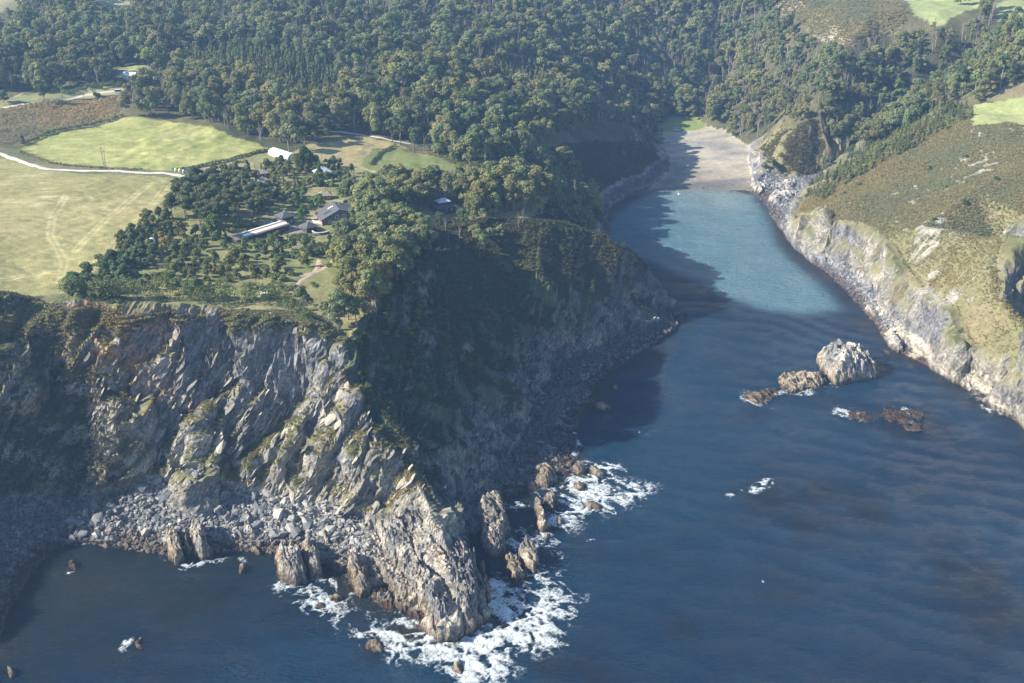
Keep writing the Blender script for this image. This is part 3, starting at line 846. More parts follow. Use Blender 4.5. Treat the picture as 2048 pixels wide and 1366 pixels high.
def ell(u, v, ru, rv, rot=0, n=10, seed=0):
    rr = random.Random(seed + int(u))
    out = []
    for k_ in range(n):
        a = 2 * math.pi * k_ / n; s = rr.uniform(.8, 1.15)
        x, y = ru * math.cos(a) * s, rv * math.sin(a) * s
        out.append((u + x * math.cos(rot) - y * math.sin(rot), v + x * math.sin(rot) + y * math.cos(rot)))
    return out

islet = sea_rock('sea_stack', 'large pale bedded rock islet standing out of the water in the cove mouth',
    [(1631, 722), (1642, 738), (1668, 772), (1700, 766), (1757, 755), (1753, 735), (1735, 722), (1700, 712), (1660, 708)], 9.0, .5, 1.15, (.33, -.95), 2.2, .9, .42, seed=3, period=2.6, rough=1.5)
sea_rock('sea_rock', 'low tan rock in the water beside the large islet', [(1552, 762), (1565, 752), (1600, 748), (1645, 752), (1655, 770), (1630, 778), (1580, 788), (1562, 776)], 3.4, .75, 1.15, (.4, -.9), 1.5, seed=4, rag=1.6, rough=2.2)
sea_rock('sea_rock', 'brown foam ringed reef rock furthest out from the large islet', [(1484, 788), (1500, 782), (1545, 778), (1555, 788), (1525, 808), (1505, 812)], 1.4, .95, .75, (.55, -.8), 1.3, wet=1.4, seed=5, rag=2.2, rough=3)
sea_rock('reef_rock', 'dark narrow reef awash in foam seaward of the islet', [(1680, 826), (1712, 820), (1745, 840), (1740, 847), (1705, 838)], .8, .9, .55, (.6, -.7), 1.4, wet=1.6, seed=6, rag=2.6, rough=3)
sea_rock('reef_rock', 'brown weedy reef barely breaking the surface near the right headland', [(1762, 828), (1800, 816), (1838, 826), (1835, 845), (1815, 860), (1780, 842)], .55, .95, .55, (.6, -.7), 1.3, wet=2.0, seed=7, rag=4.5, rough=4)
sea_rock('sea_rock', 'pale split rock at the foot of the right headland', [(1768, 672), (1782, 668), (1803, 690), (1806, 706), (1792, 706), (1775, 690)], 4.2, .4, 1.4, (.45, -.85), 1.4, seed=8)
for n_, (lb, ft, h_) in enumerate((
        ('pale rock ledge at the right edge of the beach sand', [(1500, 350), (1518, 340), (1545, 352), (1542, 380), (1518, 386), (1502, 376)], 2.6),
        ('big pale split ledge under the bracken spur', [(1545, 356), (1570, 350), (1600, 362), (1604, 382), (1575, 386), (1548, 380)], 4.2),
        ('long pale rib of rock on the stony shore below the ledges', [(1536, 396), (1560, 388), (1596, 390), (1600, 400), (1570, 408), (1540, 408)], 3.4))):
    sea_rock('rock_ledge', lb, ft, h_ + 1.0, .1, 1.45, (.6, -.8), 2.6, .3, .6, seed=90 + n_, period=2.4, base=1.2, rough=1.6, rag=1.5)
SLABS = [
    ('rock_fin', 'slim upright rock fin leaning in the surf, left of a stubbier fin', [(1069, 1012), (1077, 1006), (1087, 1035), (1094, 1066), (1084, 1068), (1074, 1040)], 4.5, .5, 1.0),
    ('rock_fin', 'stubby pointed rock fin at the head of the foam patch', [(1088, 1002), (1100, 992), (1113, 1008), (1110, 1024), (1094, 1020)], 4.2, .5, 1.0),
    ('sea_rock', 'big dark bedded block beside the foot of the ridge, on its shaded side', [(955, 1032), (975, 1018), (1005, 1022), (1017, 1060), (1008, 1112), (985, 1120), (966, 1098), (962, 1060)], 7.5, .25, .8),
    ('sea_rock', 'stout split rock amid foam east of the headland tip', [(1038, 1108), (1052, 1098), (1072, 1105), (1076, 1135), (1066, 1152), (1050, 1140)], 5.0, .5, .9),
    ('sea_rock', 'twin lump rock between the dark block and the stout split rock', [(1006, 1128), (1020, 1118), (1036, 1130), (1048, 1160), (1030, 1170), (1018, 1150)], 3.4, .7, .9),
    ('rock_fin', 'thin brown rock fin along the right side of the headland tip', [(958, 1140), (968, 1132), (976, 1170), (986, 1205), (976, 1212), (966, 1180)], 4.0, .8, .8),
    ('rock_slab', 'broad tilted tan slab standing at the water left of its narrow twin', [(552, 1122), (575, 1112), (600, 1112), (610, 1150), (612, 1168), (588, 1172), (562, 1166)], 7.0, .75, 1.15),
    ('rock_slab', 'narrow tilted tan slab right of the broad slab', [(604, 1108), (622, 1100), (638, 1128), (644, 1158), (626, 1162), (612, 1140)], 7.0, .75, 1.15),
    ('rock_slab', 'brown ribbed slab at the left foot of the headland tip', [(692, 1128), (712, 1118), (735, 1150), (742, 1190), (722, 1196), (702, 1174)], 5.6, .75, 1.05),
    ('rock_slab', 'dark upright ridge rock at the water edge of the boulder field', [(330, 1085), (345, 1075), (362, 1086), (368, 1122), (350, 1130), (336, 1114)], 6.0, .45, .85),
    ('rock_slab', 'tall grey buttress rock ending the pale ridge at the bay', [(382, 1080), (396, 1066), (416, 1082), (424, 1118), (404, 1124), (388, 1110)], 7.5, .5, 1.0),
    ('rock_slab', 'slender pale slab standing alone among the beach boulders', [(488, 1048), (498, 1040), (508, 1060), (510, 1086), (498, 1090), (490, 1072)], 4.5, .3, 1.3),
    ('rock_slab', 'leaning grey slab in the boulders right of the slender pale slab', [(538, 1030), (552, 1022), (562, 1052), (566, 1080), (550, 1084)], 4.6, .2, 1.1),
    ('rock_slab', 'ribbed grey slab at the back of the boulders under the pale ridge', [(580, 1018), (605, 1006), (622, 1030), (618, 1050), (596, 1048)], 4.0, .15, 1.2),
    ('rock_slab', 'small upright slab at the boulder field edge beside the tan slabs', [(640, 1068), (652, 1060), (662, 1084), (662, 1104), (648, 1102)], 4.2, .3, 1.1),
    ('rock_slab', 'thin dark fin between the dark ridge rock and the grey buttress', [(362, 1062), (370, 1056), (380, 1080), (384, 1108), (374, 1110)], 5.0, .4, .9),
]
for n_, (nm, lb, ft, h_, br, lg) in enumerate(SLABS):
    sea_rock(nm, lb, ft, h_, br, lg, None, 3.2, -.9, .36, seed=20 + n_, period=1.15, wet=1.5)
for n_, (lb, ft, h_, b_, ln_) in enumerate((
        ('long ribbed tan slab forming the left half of the headland tip', [(752, 1088), (800, 1072), (838, 1098), (868, 1160), (905, 1240), (895, 1276), (862, 1262), (818, 1200), (780, 1150)], 10, .2, -.9),
        ('blocky ribbed tan slab forming the right half of the headland tip', [(872, 1150), (905, 1118), (945, 1135), (962, 1190), (970, 1236), (938, 1268), (912, 1258), (895, 1215)], 9.5, .2, -.5),
        ('dark folded slab above the tan slabs of the headland tip', [(770, 1060), (812, 1010), (868, 1030), (900, 1080), (890, 1125), (850, 1115), (805, 1090)], 9.5, 3.5, -.7))):
    sea_rock('rock_slab', lb, ft, h_, .75 if n_ < 2 else .1, .95 if n_ < 2 else .75, None, 3.0, ln_, .42, seed=130 + n_, period=1.5 if n_ < 2 else 2.6, base=b_, rough=1.2, rag=1.6, wet=1.5)
LUMPS = [
    ('small dark rock alone in the left bay', 148, 1130, 11, 8, 2.0), ('low brown rock awash near the bottom left bay', 282, 1290, 9, 10, 1.1), ('brown rock at the shaded left shore', 24, 1345, 12, 8, 2.2),
    ('rock poking from the upper right of the big foam patch', 1192, 945, 20, 9, 2.2), ('rock in the upper left of the big foam patch', 1160, 975, 14, 9, 2.2), ('long dark rock in the middle of the big foam patch', 1188, 1014, 24, 9, 2.0), ('rock at the lower left of the big foam patch', 1118, 1044, 10, 9, 2.0),
    ('small rock under the big foam patch, beside the slim fin', 1092, 1078, 7, 5, 1.4), ('rock awash under the foam seaward of the headland tip', 918, 1338, 12, 14, 1.5), ('brown rock in the left foam patch of the tip', 752, 1293, 22, 15, 1.2), ('small rock in the foam left of the brown ribbed slab', 672, 1198, 13, 8, 1.6), ('tiny rock in the white water off the tan slabs', 640, 1212, 9, 6, 1.2),
    ('small brown rock in the left bay below the boulders', 483, 1138, 8, 10, 1.8), ('small reddish rock left of the broad tan slab', 512, 1102, 10, 6, 1.8), ('flat dark rock off the shaded platform', 1228, 777, 8, 4, 1.4), ('dark rock at the outer corner of the shaded platform', 1208, 816, 16, 7, 2.0),
    ('smooth elongated dark boulder at the shaded platform edge', 1090, 955, 28, 20, 4.0), ('dark blocky rock where the foam line meets the platform', 1160, 942, 14, 10, 3.4), ('little dark rock off the headland point', 1372, 629, 6, 3, 1.0), ('lone low rock right of the headland point', 1352, 628, 8, 5, 1.6),
    ('low rock between the islet and the right shore', 1775, 706, 8, 4, .8), ('rock beside the small foam at the tip, right side', 945, 1262, 12, 8, 2.0), ('small rock in front of the big dark block', 1002, 1088, 9, 7, 2.0),
    ('dark rock at the left bay waterline below the boulder field', 120, 1082, 12, 9, 2.4), ('square topped rock at the left end of the boulder field', 128, 1064, 9, 8, 2.8),
]
for n_, (lb, u, v, ru, rv, h_) in enumerate(LUMPS):
    sea_rock('rock', lb, ell(u, v, ru, rv, .25, 10, n_), h_, .55, .72, None, 1.5, .1, .36, seed=50 + n_, wet=.9, period=1.3)

# ------------------------------------------------------------------ foam: a thin lacy sheet of real cells on the water
FOAM = [(1000, 1270, 150, 75, 0, .34), (1180, 990, 115, 55, 0, .34), (700, 1215, 115, 60, .3, .32), (810, 1285, 90, 50, 0, .38), (1090, 1150, 60, 60, 0, .38), (1030, 1090, 60, 40, 0, .35),  # centre u, v, half width, half height, tilt, strength
    (905, 1290, 60, 22, .1, 1.25), (960, 1285, 55, 35, .2, 1.3), (1010, 1255, 60, 36, -.2, 1.35), (1070, 1225, 62, 34, -.3, 1.25), (1085, 1190, 32, 40, 0, 1.1), (950, 1325, 50, 24, 0, 1.1), (940, 1350, 32, 16, 0, 1.0), (1060, 1275, 45, 22, 0, .9), (985, 1190, 16, 50, .2, 1.0), (870, 1300, 30, 22, 0, 1.0), (1120, 1215, 28, 22, 0, .75),
    (765, 1270, 40, 16, .2, 1.1), (790, 1285, 20, 22, 0, 1.0), (735, 1268, 26, 10, .1, .75), (650, 1205, 55, 22, .1, .95), (640, 1162, 60, 9, -.05, 1.1), (610, 1185, 30, 10, 0, .9), (690, 1170, 16, 14, .4, .8), (760, 1205, 26, 8, .6, .8), (620, 1225, 26, 18, 0, .6), (820, 1245, 34, 10, .5, .7),
    (1170, 960, 42, 18, -.1, 1.15), (1150, 1010, 55, 22, .05, 1.2), (1205, 990, 60, 24, 0, 1.1), (1130, 1045, 42, 20, 0, 1.05), (1100, 1070, 22, 16, 0, .85), (1215, 945, 30, 14, 0, 1.0), (1240, 1005, 40, 12, 0, .75), (1270, 992, 22, 7, -.2, .9), (1265, 970, 40, 8, .05, .65), (1155, 905, 10, 28, .15, 1.0), (1152, 868, 7, 24, -.15, .95), (1172, 938, 16, 12, .4, 1.0), (1030, 1008, 34, 9, -.2, .95), (1052, 940, 7, 18, .1, .7), (1048, 975, 10, 10, 0, .6), (1185, 1080, 14, 4, -.15, .75), (1060, 1110, 26, 10, .3, .7), (1030, 1100, 24, 9, 0, .6), (1010, 1175, 26, 14, .3, .8), (1000, 1140, 14, 10, 0, .5),
    (1524, 968, 22, 10, -.25, 1.25), (1508, 985, 14, 6, .1, .9), (1465, 994, 10, 4, -.1, .7),
    (1510, 806, 26, 7, .3, 1.0), (1545, 792, 22, 6, -.35, .9), (1492, 790, 10, 9, .5, .8), (1625, 775, 24, 6, -.2, .85), (1600, 784, 20, 5, 0, .6), (1670, 772, 10, 4, .3, .7), (1700, 832, 32, 9, .15, 1.1), (1690, 822, 16, 6, 0, .8), (1822, 835, 12, 9, .4, .9), (1795, 817, 14, 4, 0, .8), (1815, 852, 10, 7, .7, .8),
    (2010, 825, 44, 9, .3, 1.0), (1985, 812, 20, 6, .5, .8), (1960, 795, 16, 5, .5, .5),
    (385, 1130, 34, 7, -.05, 1.0), (370, 1142, 14, 5, 0, .7), (330, 1118, 14, 8, .2, .7), (185, 1088, 24, 4, .15, .6), (440, 1122, 20, 5, -.2, .55), (590, 1103, 16, 3, 0, .6), (485, 1122, 10, 5, 0, .6), (148, 1140, 12, 4, 0, .7), (272, 1282, 18, 9, -.5, 1.0), (262, 1300, 12, 8, 0, .6), (570, 1170, 16, 7, .3, .9),
    (1185, 770, 14, 4, -.4, .5), (1225, 745, 12, 3, -.5, .4), (1195, 806, 12, 4, 0, .5),
]
def foam_field(x, y):
    F = np.zeros(x.shape)
    jx = fbm2(x, y, 9, 3, 130) * 2.2; jy = fbm2(x, y, 9, 3, 131) * 2.2
    u, v = to_px(x + jx, y + jy, 0)
    for cu, cv, ru, rv, a, s in FOAM:
        ca, sa = math.cos(a), math.sin(a)
        du, dv = u - cu, v - cv
        e = ((du * ca + dv * sa) / ru) ** 2 + ((-du * sa + dv * ca) / rv) ** 2
        F = np.maximum(F, s * np.exp(-e * .75)) if False else np.where(e < 6, 1 - (1 - np.clip(F, 0, 1.0)) * (1 - np.clip(s * .8 * np.exp(-e * .8), 0, 1)), F)
    return F
fx0, fx1, fy0, fy1 = -175, 240, 258, 500
fs = .38
FX, FY = np.meshgrid(np.arange(fx0, fx1, fs), np.arange(fy0, fy1, fs), indexing='ij')
FF = foam_field(FX, FY)
wp = fbm2(FX, FY, 7, 3, 140) * 3
lace = 1 - np.abs(fbm2(FX + wp, FY - wp, 4.2, 3, 141)) * 2.3
lace2 = 1 - np.abs(fbm2(FX - wp, FY + wp, 1.7, 2, 142)) * 1.9
patchy = fbm2(FX, FY, 11, 3, 143)
val = FF * 1.15 + (lace * .46 + lace2 * .26 - .40) * sstep(.02, .3, FF) + patchy * .22
fb = bilin(ZT, FX, FY)
dens = np.clip((val - .12) / 1.05, 0, 1) * sstep(.05, .22, FF)
ok = (dens > 0) & (fb < .9)
i, j = np.nonzero(ok[:-1, :-1] & ok[1:, 1:] & (ok[1:, :-1] | ok[:-1, 1:]))
FZ = .22 + dens * .35 + fbm2(FX, FY, 1.3, 2, 144) * .22 * sstep(.7, 1.0, dens)
I = np.arange(FX.size).reshape(FX.shape)
q = np.stack((I[i, j], I[i + 1, j], I[i + 1, j + 1], I[i, j + 1]), 1)
u_, inv_ = np.unique(q.ravel(), return_inverse=True)
k = NB('sea_foam', .6)
k.b.inputs['Base Color'].default_value = (.52, .56, .57, 1)
at = k.n('ShaderNodeAttribute', attribute_name='dens'); geo = k.n('ShaderNodeNewGeometry')
fine_ = k.maprange(k.noise(geo.outputs['Position'], 1.6, 5, .7), .3, .7, -.38, .38)
al = k.math('ADD', at.outputs['Fac'], k.math('MULTIPLY', fine_, k.maprange(at.outputs['Fac'], 0, .3, 0, 1)))
al = k.maprange(al, .10, .98, 0, 1)
tr_ = k.n('ShaderNodeBsdfTransparent'); mx = k.n('ShaderNodeMixShader')
k.l(al, mx.inputs[0]); k.l(tr_.outputs[0], mx.inputs[1]); k.l(k.b.outputs[0], mx.inputs[2]); k.l(mx.outputs[0], k.out.inputs[0])
FOAMM = k.m
fme = mesh_from('foam', np.stack((FX, FY, FZ), -1).reshape(-1, 3)[u_], inv_.reshape(-1, 4).astype(np.int32), FOAMM, True)
add_attr(fme, 'dens', dens.reshape(-1)[u_], 'FLOAT')
tag(link('foam', fme), 'white lacy surf foam around the rocks and reefs', kind='stuff')
print('foam cells', len(q))

# ------------------------------------------------------------------ boulders
def hull_mesh(name, seed, n=13, sq=(1, .8, .62)):
    r = np.random.default_rng(seed)
    p = r.normal(size=(n, 3)); p /= np.linalg.norm(p, axis=1, keepdims=True)
    p = p * r.uniform(.75, 1.0, (n, 1)) * np.array(sq)
    bm = bmesh.new()
    for a in p: bm.verts.new(a)
    res = bmesh.ops.convex_hull(bm, input=bm.verts)
    bmesh.ops.delete(bm, geom=[g for g in res['geom_interior'] if isinstance(g, bmesh.types.BMVert)], context='VERTS')
    me = bpy.data.meshes.new(name); bm.to_mesh(me); bm.free()
    me.materials.append(BOULDER)
    return me

k = NB('boulder_stone', .9)
k.b.inputs['Specular IOR Level'].default_value = .15
oi = k.n('ShaderNodeObjectInfo'); geo = k.n('ShaderNodeNewGeometry')
sep = k.n('ShaderNodeSeparateXYZ'); k.l(geo.outputs['Position'], sep.inputs[0])
c = k.mix(k.math('POWER', oi.outputs['Random'], 1.8), (.13, .135, .145), (.40, .38, .33))
wet = k.maprange(sep.outputs[2], 1.6, 3.6, 1, 0)
nz_ = k.noise(geo.outputs['Position'], .8, 5, .65)
c = k.mix(k.math('MULTIPLY', wet, .75), c, (.10, .07, .05))
vv = k.maprange(nz_, .3, .7, .65, 1.35)
c = k.mix(1.0, c, k.mix(1.0, (1, 1, 1), vv), 'MULTIPLY')
k.l(k.mix(1.0, c, oi.outputs['Color'], 'MULTIPLY'), k.b.inputs['Base Color'])
k.l(k.bump(nz_, .6, .3), k.b.inputs['Normal'])
BOULDER = k.m
BOULD = [hull_mesh('boulder', 300 + i, 12 + i % 4, ((1, .8, .6), (1, .6, .5), (1, .9, .75), (1, .7, .42))[i % 4]) for i in range(8)]

def scatter(name, label, sources, pts, rots, scl, color=None):
    """one object of kind stuff: a cloud of points that carries copies of the given things' meshes"""
    pts = np.asarray(pts, np.float32)
    me = bpy.data.meshes.new(name)
    me.vertices.add(len(pts)); me.vertices.foreach_set('co', pts.ravel())
    a = me.attributes.new('turn', 'FLOAT_VECTOR', 'POINT'); a.data.foreach_set('vector', np.asarray(rots, np.float32).ravel())
    a = me.attributes.new('size', 'FLOAT_VECTOR', 'POINT'); a.data.foreach_set('vector', np.asarray(scl, np.float32).ravel())
    a = me.attributes.new('pick', 'INT', 'POINT'); a.data.foreach_set('value', rng.integers(0, len(sources), len(pts)).astype(np.int32))
    o = link(name, me)
    g = bpy.data.node_groups.new(name, 'GeometryNodeTree')
    g.interface.new_socket('Geometry', in_out='INPUT', socket_type='NodeSocketGeometry')
    g.interface.new_socket('Geometry', in_out='OUTPUT', socket_type='NodeSocketGeometry')
    N = g.nodes.new
    gi, go, iop = N('NodeGroupInput'), N('NodeGroupOutput'), N('GeometryNodeInstanceOnPoints')
    jn = N('GeometryNodeJoinGeometry')
    for src in sources:
        gti = N('GeometryNodeGeometryToInstance')
        for s in src:
            oi_ = N('GeometryNodeObjectInfo'); oi_.transform_space = 'ORIGINAL'; oi_.inputs['Object'].default_value = s
            g.links.new(oi_.outputs['Geometry'], gti.inputs[0])
        g.links.new(gti.outputs[0], jn.inputs[0])
    def na(nm, dt):
        n_ = N('GeometryNodeInputNamedAttribute'); n_.data_type = dt; n_.inputs['Name'].default_value = nm
        return n_.outputs[0]
    g.links.new(gi.outputs[0], iop.inputs['Points']); g.links.new(jn.outputs[0], iop.inputs['Instance'])
    iop.inputs['Pick Instance'].default_value = True
    g.links.new(na('pick', 'INT'), iop.inputs['Instance Index'])
    g.links.new(na('turn', 'FLOAT_VECTOR'), iop.inputs['Rotation']); g.links.new(na('size', 'FLOAT_VECTOR'), iop.inputs['Scale'])
    g.links.new(iop.outputs[0], go.inputs[0])
    md = o.modifiers.new('copies', 'NODES'); md.node_group = g
    if color: o.color = color
    return tag(o, label, kind='stuff')

def rand_in(poly, n):
    """n random points inside a world polygon"""
    px = np.array([p[:2] for p in poly]); lo, hi = px.min(0), px.max(0)
    out = np.zeros((0, 2))
    while len(out) < n:
        q = rng.uniform(lo, hi, (n * 3, 2)); out = np.vstack((out, q[in_poly(q[:, 0], q[:, 1], poly)]))
    return out[:n]

BELT_SUN = [P(*q) for q in ((130, 1075, 2), (150, 1030, 5), (230, 1000, 8), (300, 960, 9), (380, 975, 8), (470, 985, 7), (590, 1000, 7), (690, 1015, 7), (740, 1050, 6), (745, 1120, 3), (690, 1135, 1), (550, 1100, 1), (420, 1100, 1), (330, 1105, 1), (230, 1090, 1))]
BELT_SHADE = [P(*q) for q in ((0, 1000, 12), (120, 920, 16), (290, 950, 9), (180, 1000, 8), (140, 1060, 4), (100, 1110, 0), (40, 1180, 0), (-30, 1260, 1))]
BELT_PLAT = [P(*q) for q in ((905, 1010, 5), (945, 985, 4), (1000, 930, 4), (1062, 830, 4), (1122, 730, 4), (1200, 690, 5), (1330, 640, 2), (1345, 655, 0), (1285, 705, 0), (1185, 780, 0), (1190, 800, 0), (1145, 865, 0), (1160, 935, 0), (1090, 970, 1), (1000, 1000, 1))]
BELT_RIGHT = [P(*q) for q in ((1505, 360, 1), (1525, 330, 3), (1560, 360, 4), (1600, 385, 4), (1577, 425, 3), (1586, 456, 4), (1615, 490, 4), (1680, 525, 5), (1740, 570, 5), (1785, 622, 5), (1800, 655, 4), (1770, 670, 0), (1740, 635, 0), (1685, 575, 0), (1640, 533, 0), (1600, 500, 0), (1575, 475, 0), (1548, 440, 0), (1528, 405, 0), (1505, 384, 0))]
first_boulder = []
def place_boulders(poly, n, lo, hi, label, group, tint=(1, 1, 1, 1)):
    pts = rand_in(poly, n)
    for i, (x, y) in enumerate(pts):
        s = lo + (hi - lo) * random.random() ** 2.2
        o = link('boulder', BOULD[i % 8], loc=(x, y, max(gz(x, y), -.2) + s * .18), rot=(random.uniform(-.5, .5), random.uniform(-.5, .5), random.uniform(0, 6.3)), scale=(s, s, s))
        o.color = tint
        if poly is BELT_SUN:
            u_ = to_px(x, y, 4)[0]
            w_ = 'at the left end, beside the shade' if u_ < 330 else 'between the dark ridge rock and slender pale slab' if u_ < 500 else 'behind the two tan slabs' if u_ < 640 else 'at the right end, against the headland tip'
            tag(o, 'grey boulder of the sunlit field, ' + w_, 'boulder', 'sunlit boulders ' + w_)
        else:
            tag(o, label, 'boulder', group)
        if len(first_boulder) < 8: first_boulder.append([o])
place_boulders(BELT_SUN, 200, 1.5, 4.0, 'grey angular boulder lying in the sunlit boulder field under the bright cliff', 'boulders of the sunlit field under the cliff')
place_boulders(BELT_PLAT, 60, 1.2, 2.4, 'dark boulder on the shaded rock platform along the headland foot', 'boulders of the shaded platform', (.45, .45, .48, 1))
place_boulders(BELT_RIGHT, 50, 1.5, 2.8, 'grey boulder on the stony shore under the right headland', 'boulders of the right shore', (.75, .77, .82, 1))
for poly, n, lo, hi, nm, lab, tint in (
        (BELT_SUN, 3600, .5, 1.7, 'rubble', 'mass of small pale stones between the boulders under the sunlit cliff', (.82, .82, .82, 1)),
        (BELT_SHADE, 2600, .3, .95, 'rubble', 'shaded scree and stones in the corner of the left bay', (.38, .39, .42, 1)),  # tint darkened to deepen the shade of the bay
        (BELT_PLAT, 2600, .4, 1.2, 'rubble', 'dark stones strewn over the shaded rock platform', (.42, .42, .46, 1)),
        (BELT_RIGHT, 6000, .5, 1.7, 'rubble', 'grey stones along the shore of the right headland', (.72, .74, .80, 1))):
    p = rand_in(poly, n); z = np.maximum(bilin(ZT, p[:, 0], p[:, 1]), -.3)
    s = lo + (hi - lo) * rng.random(n) ** 1.8
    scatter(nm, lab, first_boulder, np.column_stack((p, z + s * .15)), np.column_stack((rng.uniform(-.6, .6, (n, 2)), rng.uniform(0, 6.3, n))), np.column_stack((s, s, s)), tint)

# tilted slabs standing out of the cliff beds
_dip = np.cross(BED_S, BED_N); _dip = _dip / np.linalg.norm(_dip)
def slabs(name, label, poly, n, zlo, zhi, lo, hi, tint, along='dip', nzmax=.85):
    pts = rand_in(poly, n)
    i = np.clip(np.searchsorted(GX, pts[:, 0]), 0, NX - 1); j = np.clip(np.searchsorted(GY, pts[:, 1]), 0, NY - 1)
    ok_ = (POS[i, j, 2] > zlo) & (POS[i, j, 2] < zhi) & (NZ[i, j] < nzmax) & (ZN[i, j] == ROCK)
    i, j = i[ok_], j[ok_]; n = len(i)
    L_ = lo + (hi - lo) * rng.random(n) ** 1.7
    rots = []
    for q in range(n):
        a, b = (_dip, BED_S) if along == 'dip' else (BED_S, -_dip)
        M = Matrix((a, b, np.cross(a, b))).transposed().to_3x3()
        M = Matrix.Rotation(random.uniform(-.22, .22), 3, 'X') @ Matrix.Rotation(random.uniform(-.22, .22), 3, 'Z') @ M
        rots.append(tuple(M.to_euler()))
    sc_ = np.column_stack((L_, L_ * rng.uniform(.35, .7, n), L_ * rng.uniform(.16, .34, n)))
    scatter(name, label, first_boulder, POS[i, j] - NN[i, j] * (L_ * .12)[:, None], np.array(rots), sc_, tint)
FACE = [P(*q) for q in ((60, 610, 65), (330, 630, 62), (560, 660, 62), (690, 700, 56), (722, 826, 37), (790, 900, 26), (850, 990, 16), (740, 1050, 6), (590, 1005, 7), (300, 960, 8), (180, 900, 18), (100, 720, 48))]
slabs('rock_slabs', 'tilted slabs of rock standing out of the sunlit cliff', FACE, 900, 8, 50, 1.2, 6.5, (.92, .86, .76, 1))
FLANKP = [P(*q) for q in ((760, 800, 36), (900, 720, 30), (1060, 640, 25), (1200, 600, 20), (1330, 610, 6), (1250, 668, 4), (1100, 770, 5), (1040, 880, 4), (960, 985, 4), (905, 1010, 5), (850, 985, 18))]
slabs('rock_slabs', 'dark slabs of rock on the lower shaded flank', FLANKP, 900, 4, 34, 1.0, 4.5, (.36, .37, .40, 1))  # dark tint matches the shade painted into the flank rock

# ------------------------------------------------------------------ plants: meshes
def leaf_mat(name, col, col2, trans=.38):
    k = NB(name, .75)
    k.b.inputs['Specular IOR Level'].default_value = .15
    oi = k.n('ShaderNodeObjectInfo'); geo = k.n('ShaderNodeNewGeometry')
    f = k.noise(geo.outputs['Position'], .55, 3)
    c = k.mix(k.maprange(f, .35, .65, 0, 1), col, col2)
    stand = k.noise(geo.outputs['Position'], .017, 3, .6)
    c = k.mix(1.0, c, k.mix(k.maprange(stand, .38, .62, 0, 1), (1.18, 1.06, .92), (.86, .97, 1.0)), 'MULTIPLY')
    g = k.maprange(oi.outputs['Random'], 0, 1, .75, 1.3)
    c = k.mix(1.0, c, k.mix(1.0, (1, 1, 1), g), 'MULTIPLY')
    c = k.mix(1.0, c, oi.outputs['Color'], 'MULTIPLY')
    k.l(c, k.b.inputs['Base Color'])
    tr = k.n('ShaderNodeBsdfTranslucent'); k.l(c, tr.inputs[0])
    mx = k.n('ShaderNodeMixShader'); mx.inputs[0].default_value = trans
    k.l(k.b.outputs[0], mx.inputs[1]); k.l(tr.outputs[0], mx.inputs[2]); k.l(mx.outputs[0], k.out.inputs[0])
    return k.m

L_EUC = leaf_mat('eucalyptus_leaves', (.155, .180, .078), (.25, .255, .112))
L_PINE = leaf_mat('pine_needles', (.082, .112, .05), (.145, .17, .074))
L_YOUNG = leaf_mat('young_leaves', (.12, .15, .06), (.19, .205, .082))
L_BROAD = leaf_mat('broad_leaves', (.10, .135, .052), (.185, .205, .08))
L_BROWN = leaf_mat('autumn_leaves', (.13, .10, .055), (.17, .12, .07))
L_HEATH = leaf_mat('heather', (.22, .18, .098), (.175, .175, .078), .15)
L_GORSE = leaf_mat('gorse', (.15, .145, .06), (.21, .175, .085), .15)
L_BRACK = leaf_mat('bracken', (.062, .08, .036), (.088, .08, .042), .15)  # kept dark; on the flank this colour stands in for shade
BARK = simple_mat('bark', (.16, .13, .10), .9, .3, 2.0)
PALEBARK = simple_mat('pale_bark', (.22, .19, .155), .9, .3, 2.0)

def leaf_cloud(name, clumps, n, size, mat, seed, up=.14, under=-.45):
    r = np.random.default_rng(seed)
    c = np.array(clumps, float)
    w = (c[:, 3] * c[:, 4] * c[:, 5]) ** (2 / 3); w /= w.sum()
    k_ = r.choice(len(c), n, p=w)
    d = r.normal(size=(n, 3)); d /= np.linalg.norm(d, axis=1, keepdims=True)
    low = d[:, 2] < under
    d[low, 2] *= -1
    rad = r.uniform(.35, 1.0, (n, 1)) ** .45
    p = c[k_, :3] + d * c[k_, 3:6] * rad
    nrm = d * .75 + r.normal(size=(n, 3)) * .42 + np.array((0, 0, up))
    nrm /= np.linalg.norm(nrm, axis=1, keepdims=True)
    t = np.cross(nrm, r.normal(size=(n, 3))); t /= np.linalg.norm(t, axis=1, keepdims=True)
    b = np.cross(nrm, t)
    s = size * r.uniform(.6, 1.35, (n, 1))
    V = np.stack((p - t * s - b * s * .55, p + t * s * .3 - b * s * .8, p + t * s + b * s * .45, p - t * s * .3 + b * s * .8), 1).reshape(-1, 3)
    F = np.arange(4 * n, dtype=np.int32).reshape(-1, 4)
    return mesh_from(name, V, F, mat)

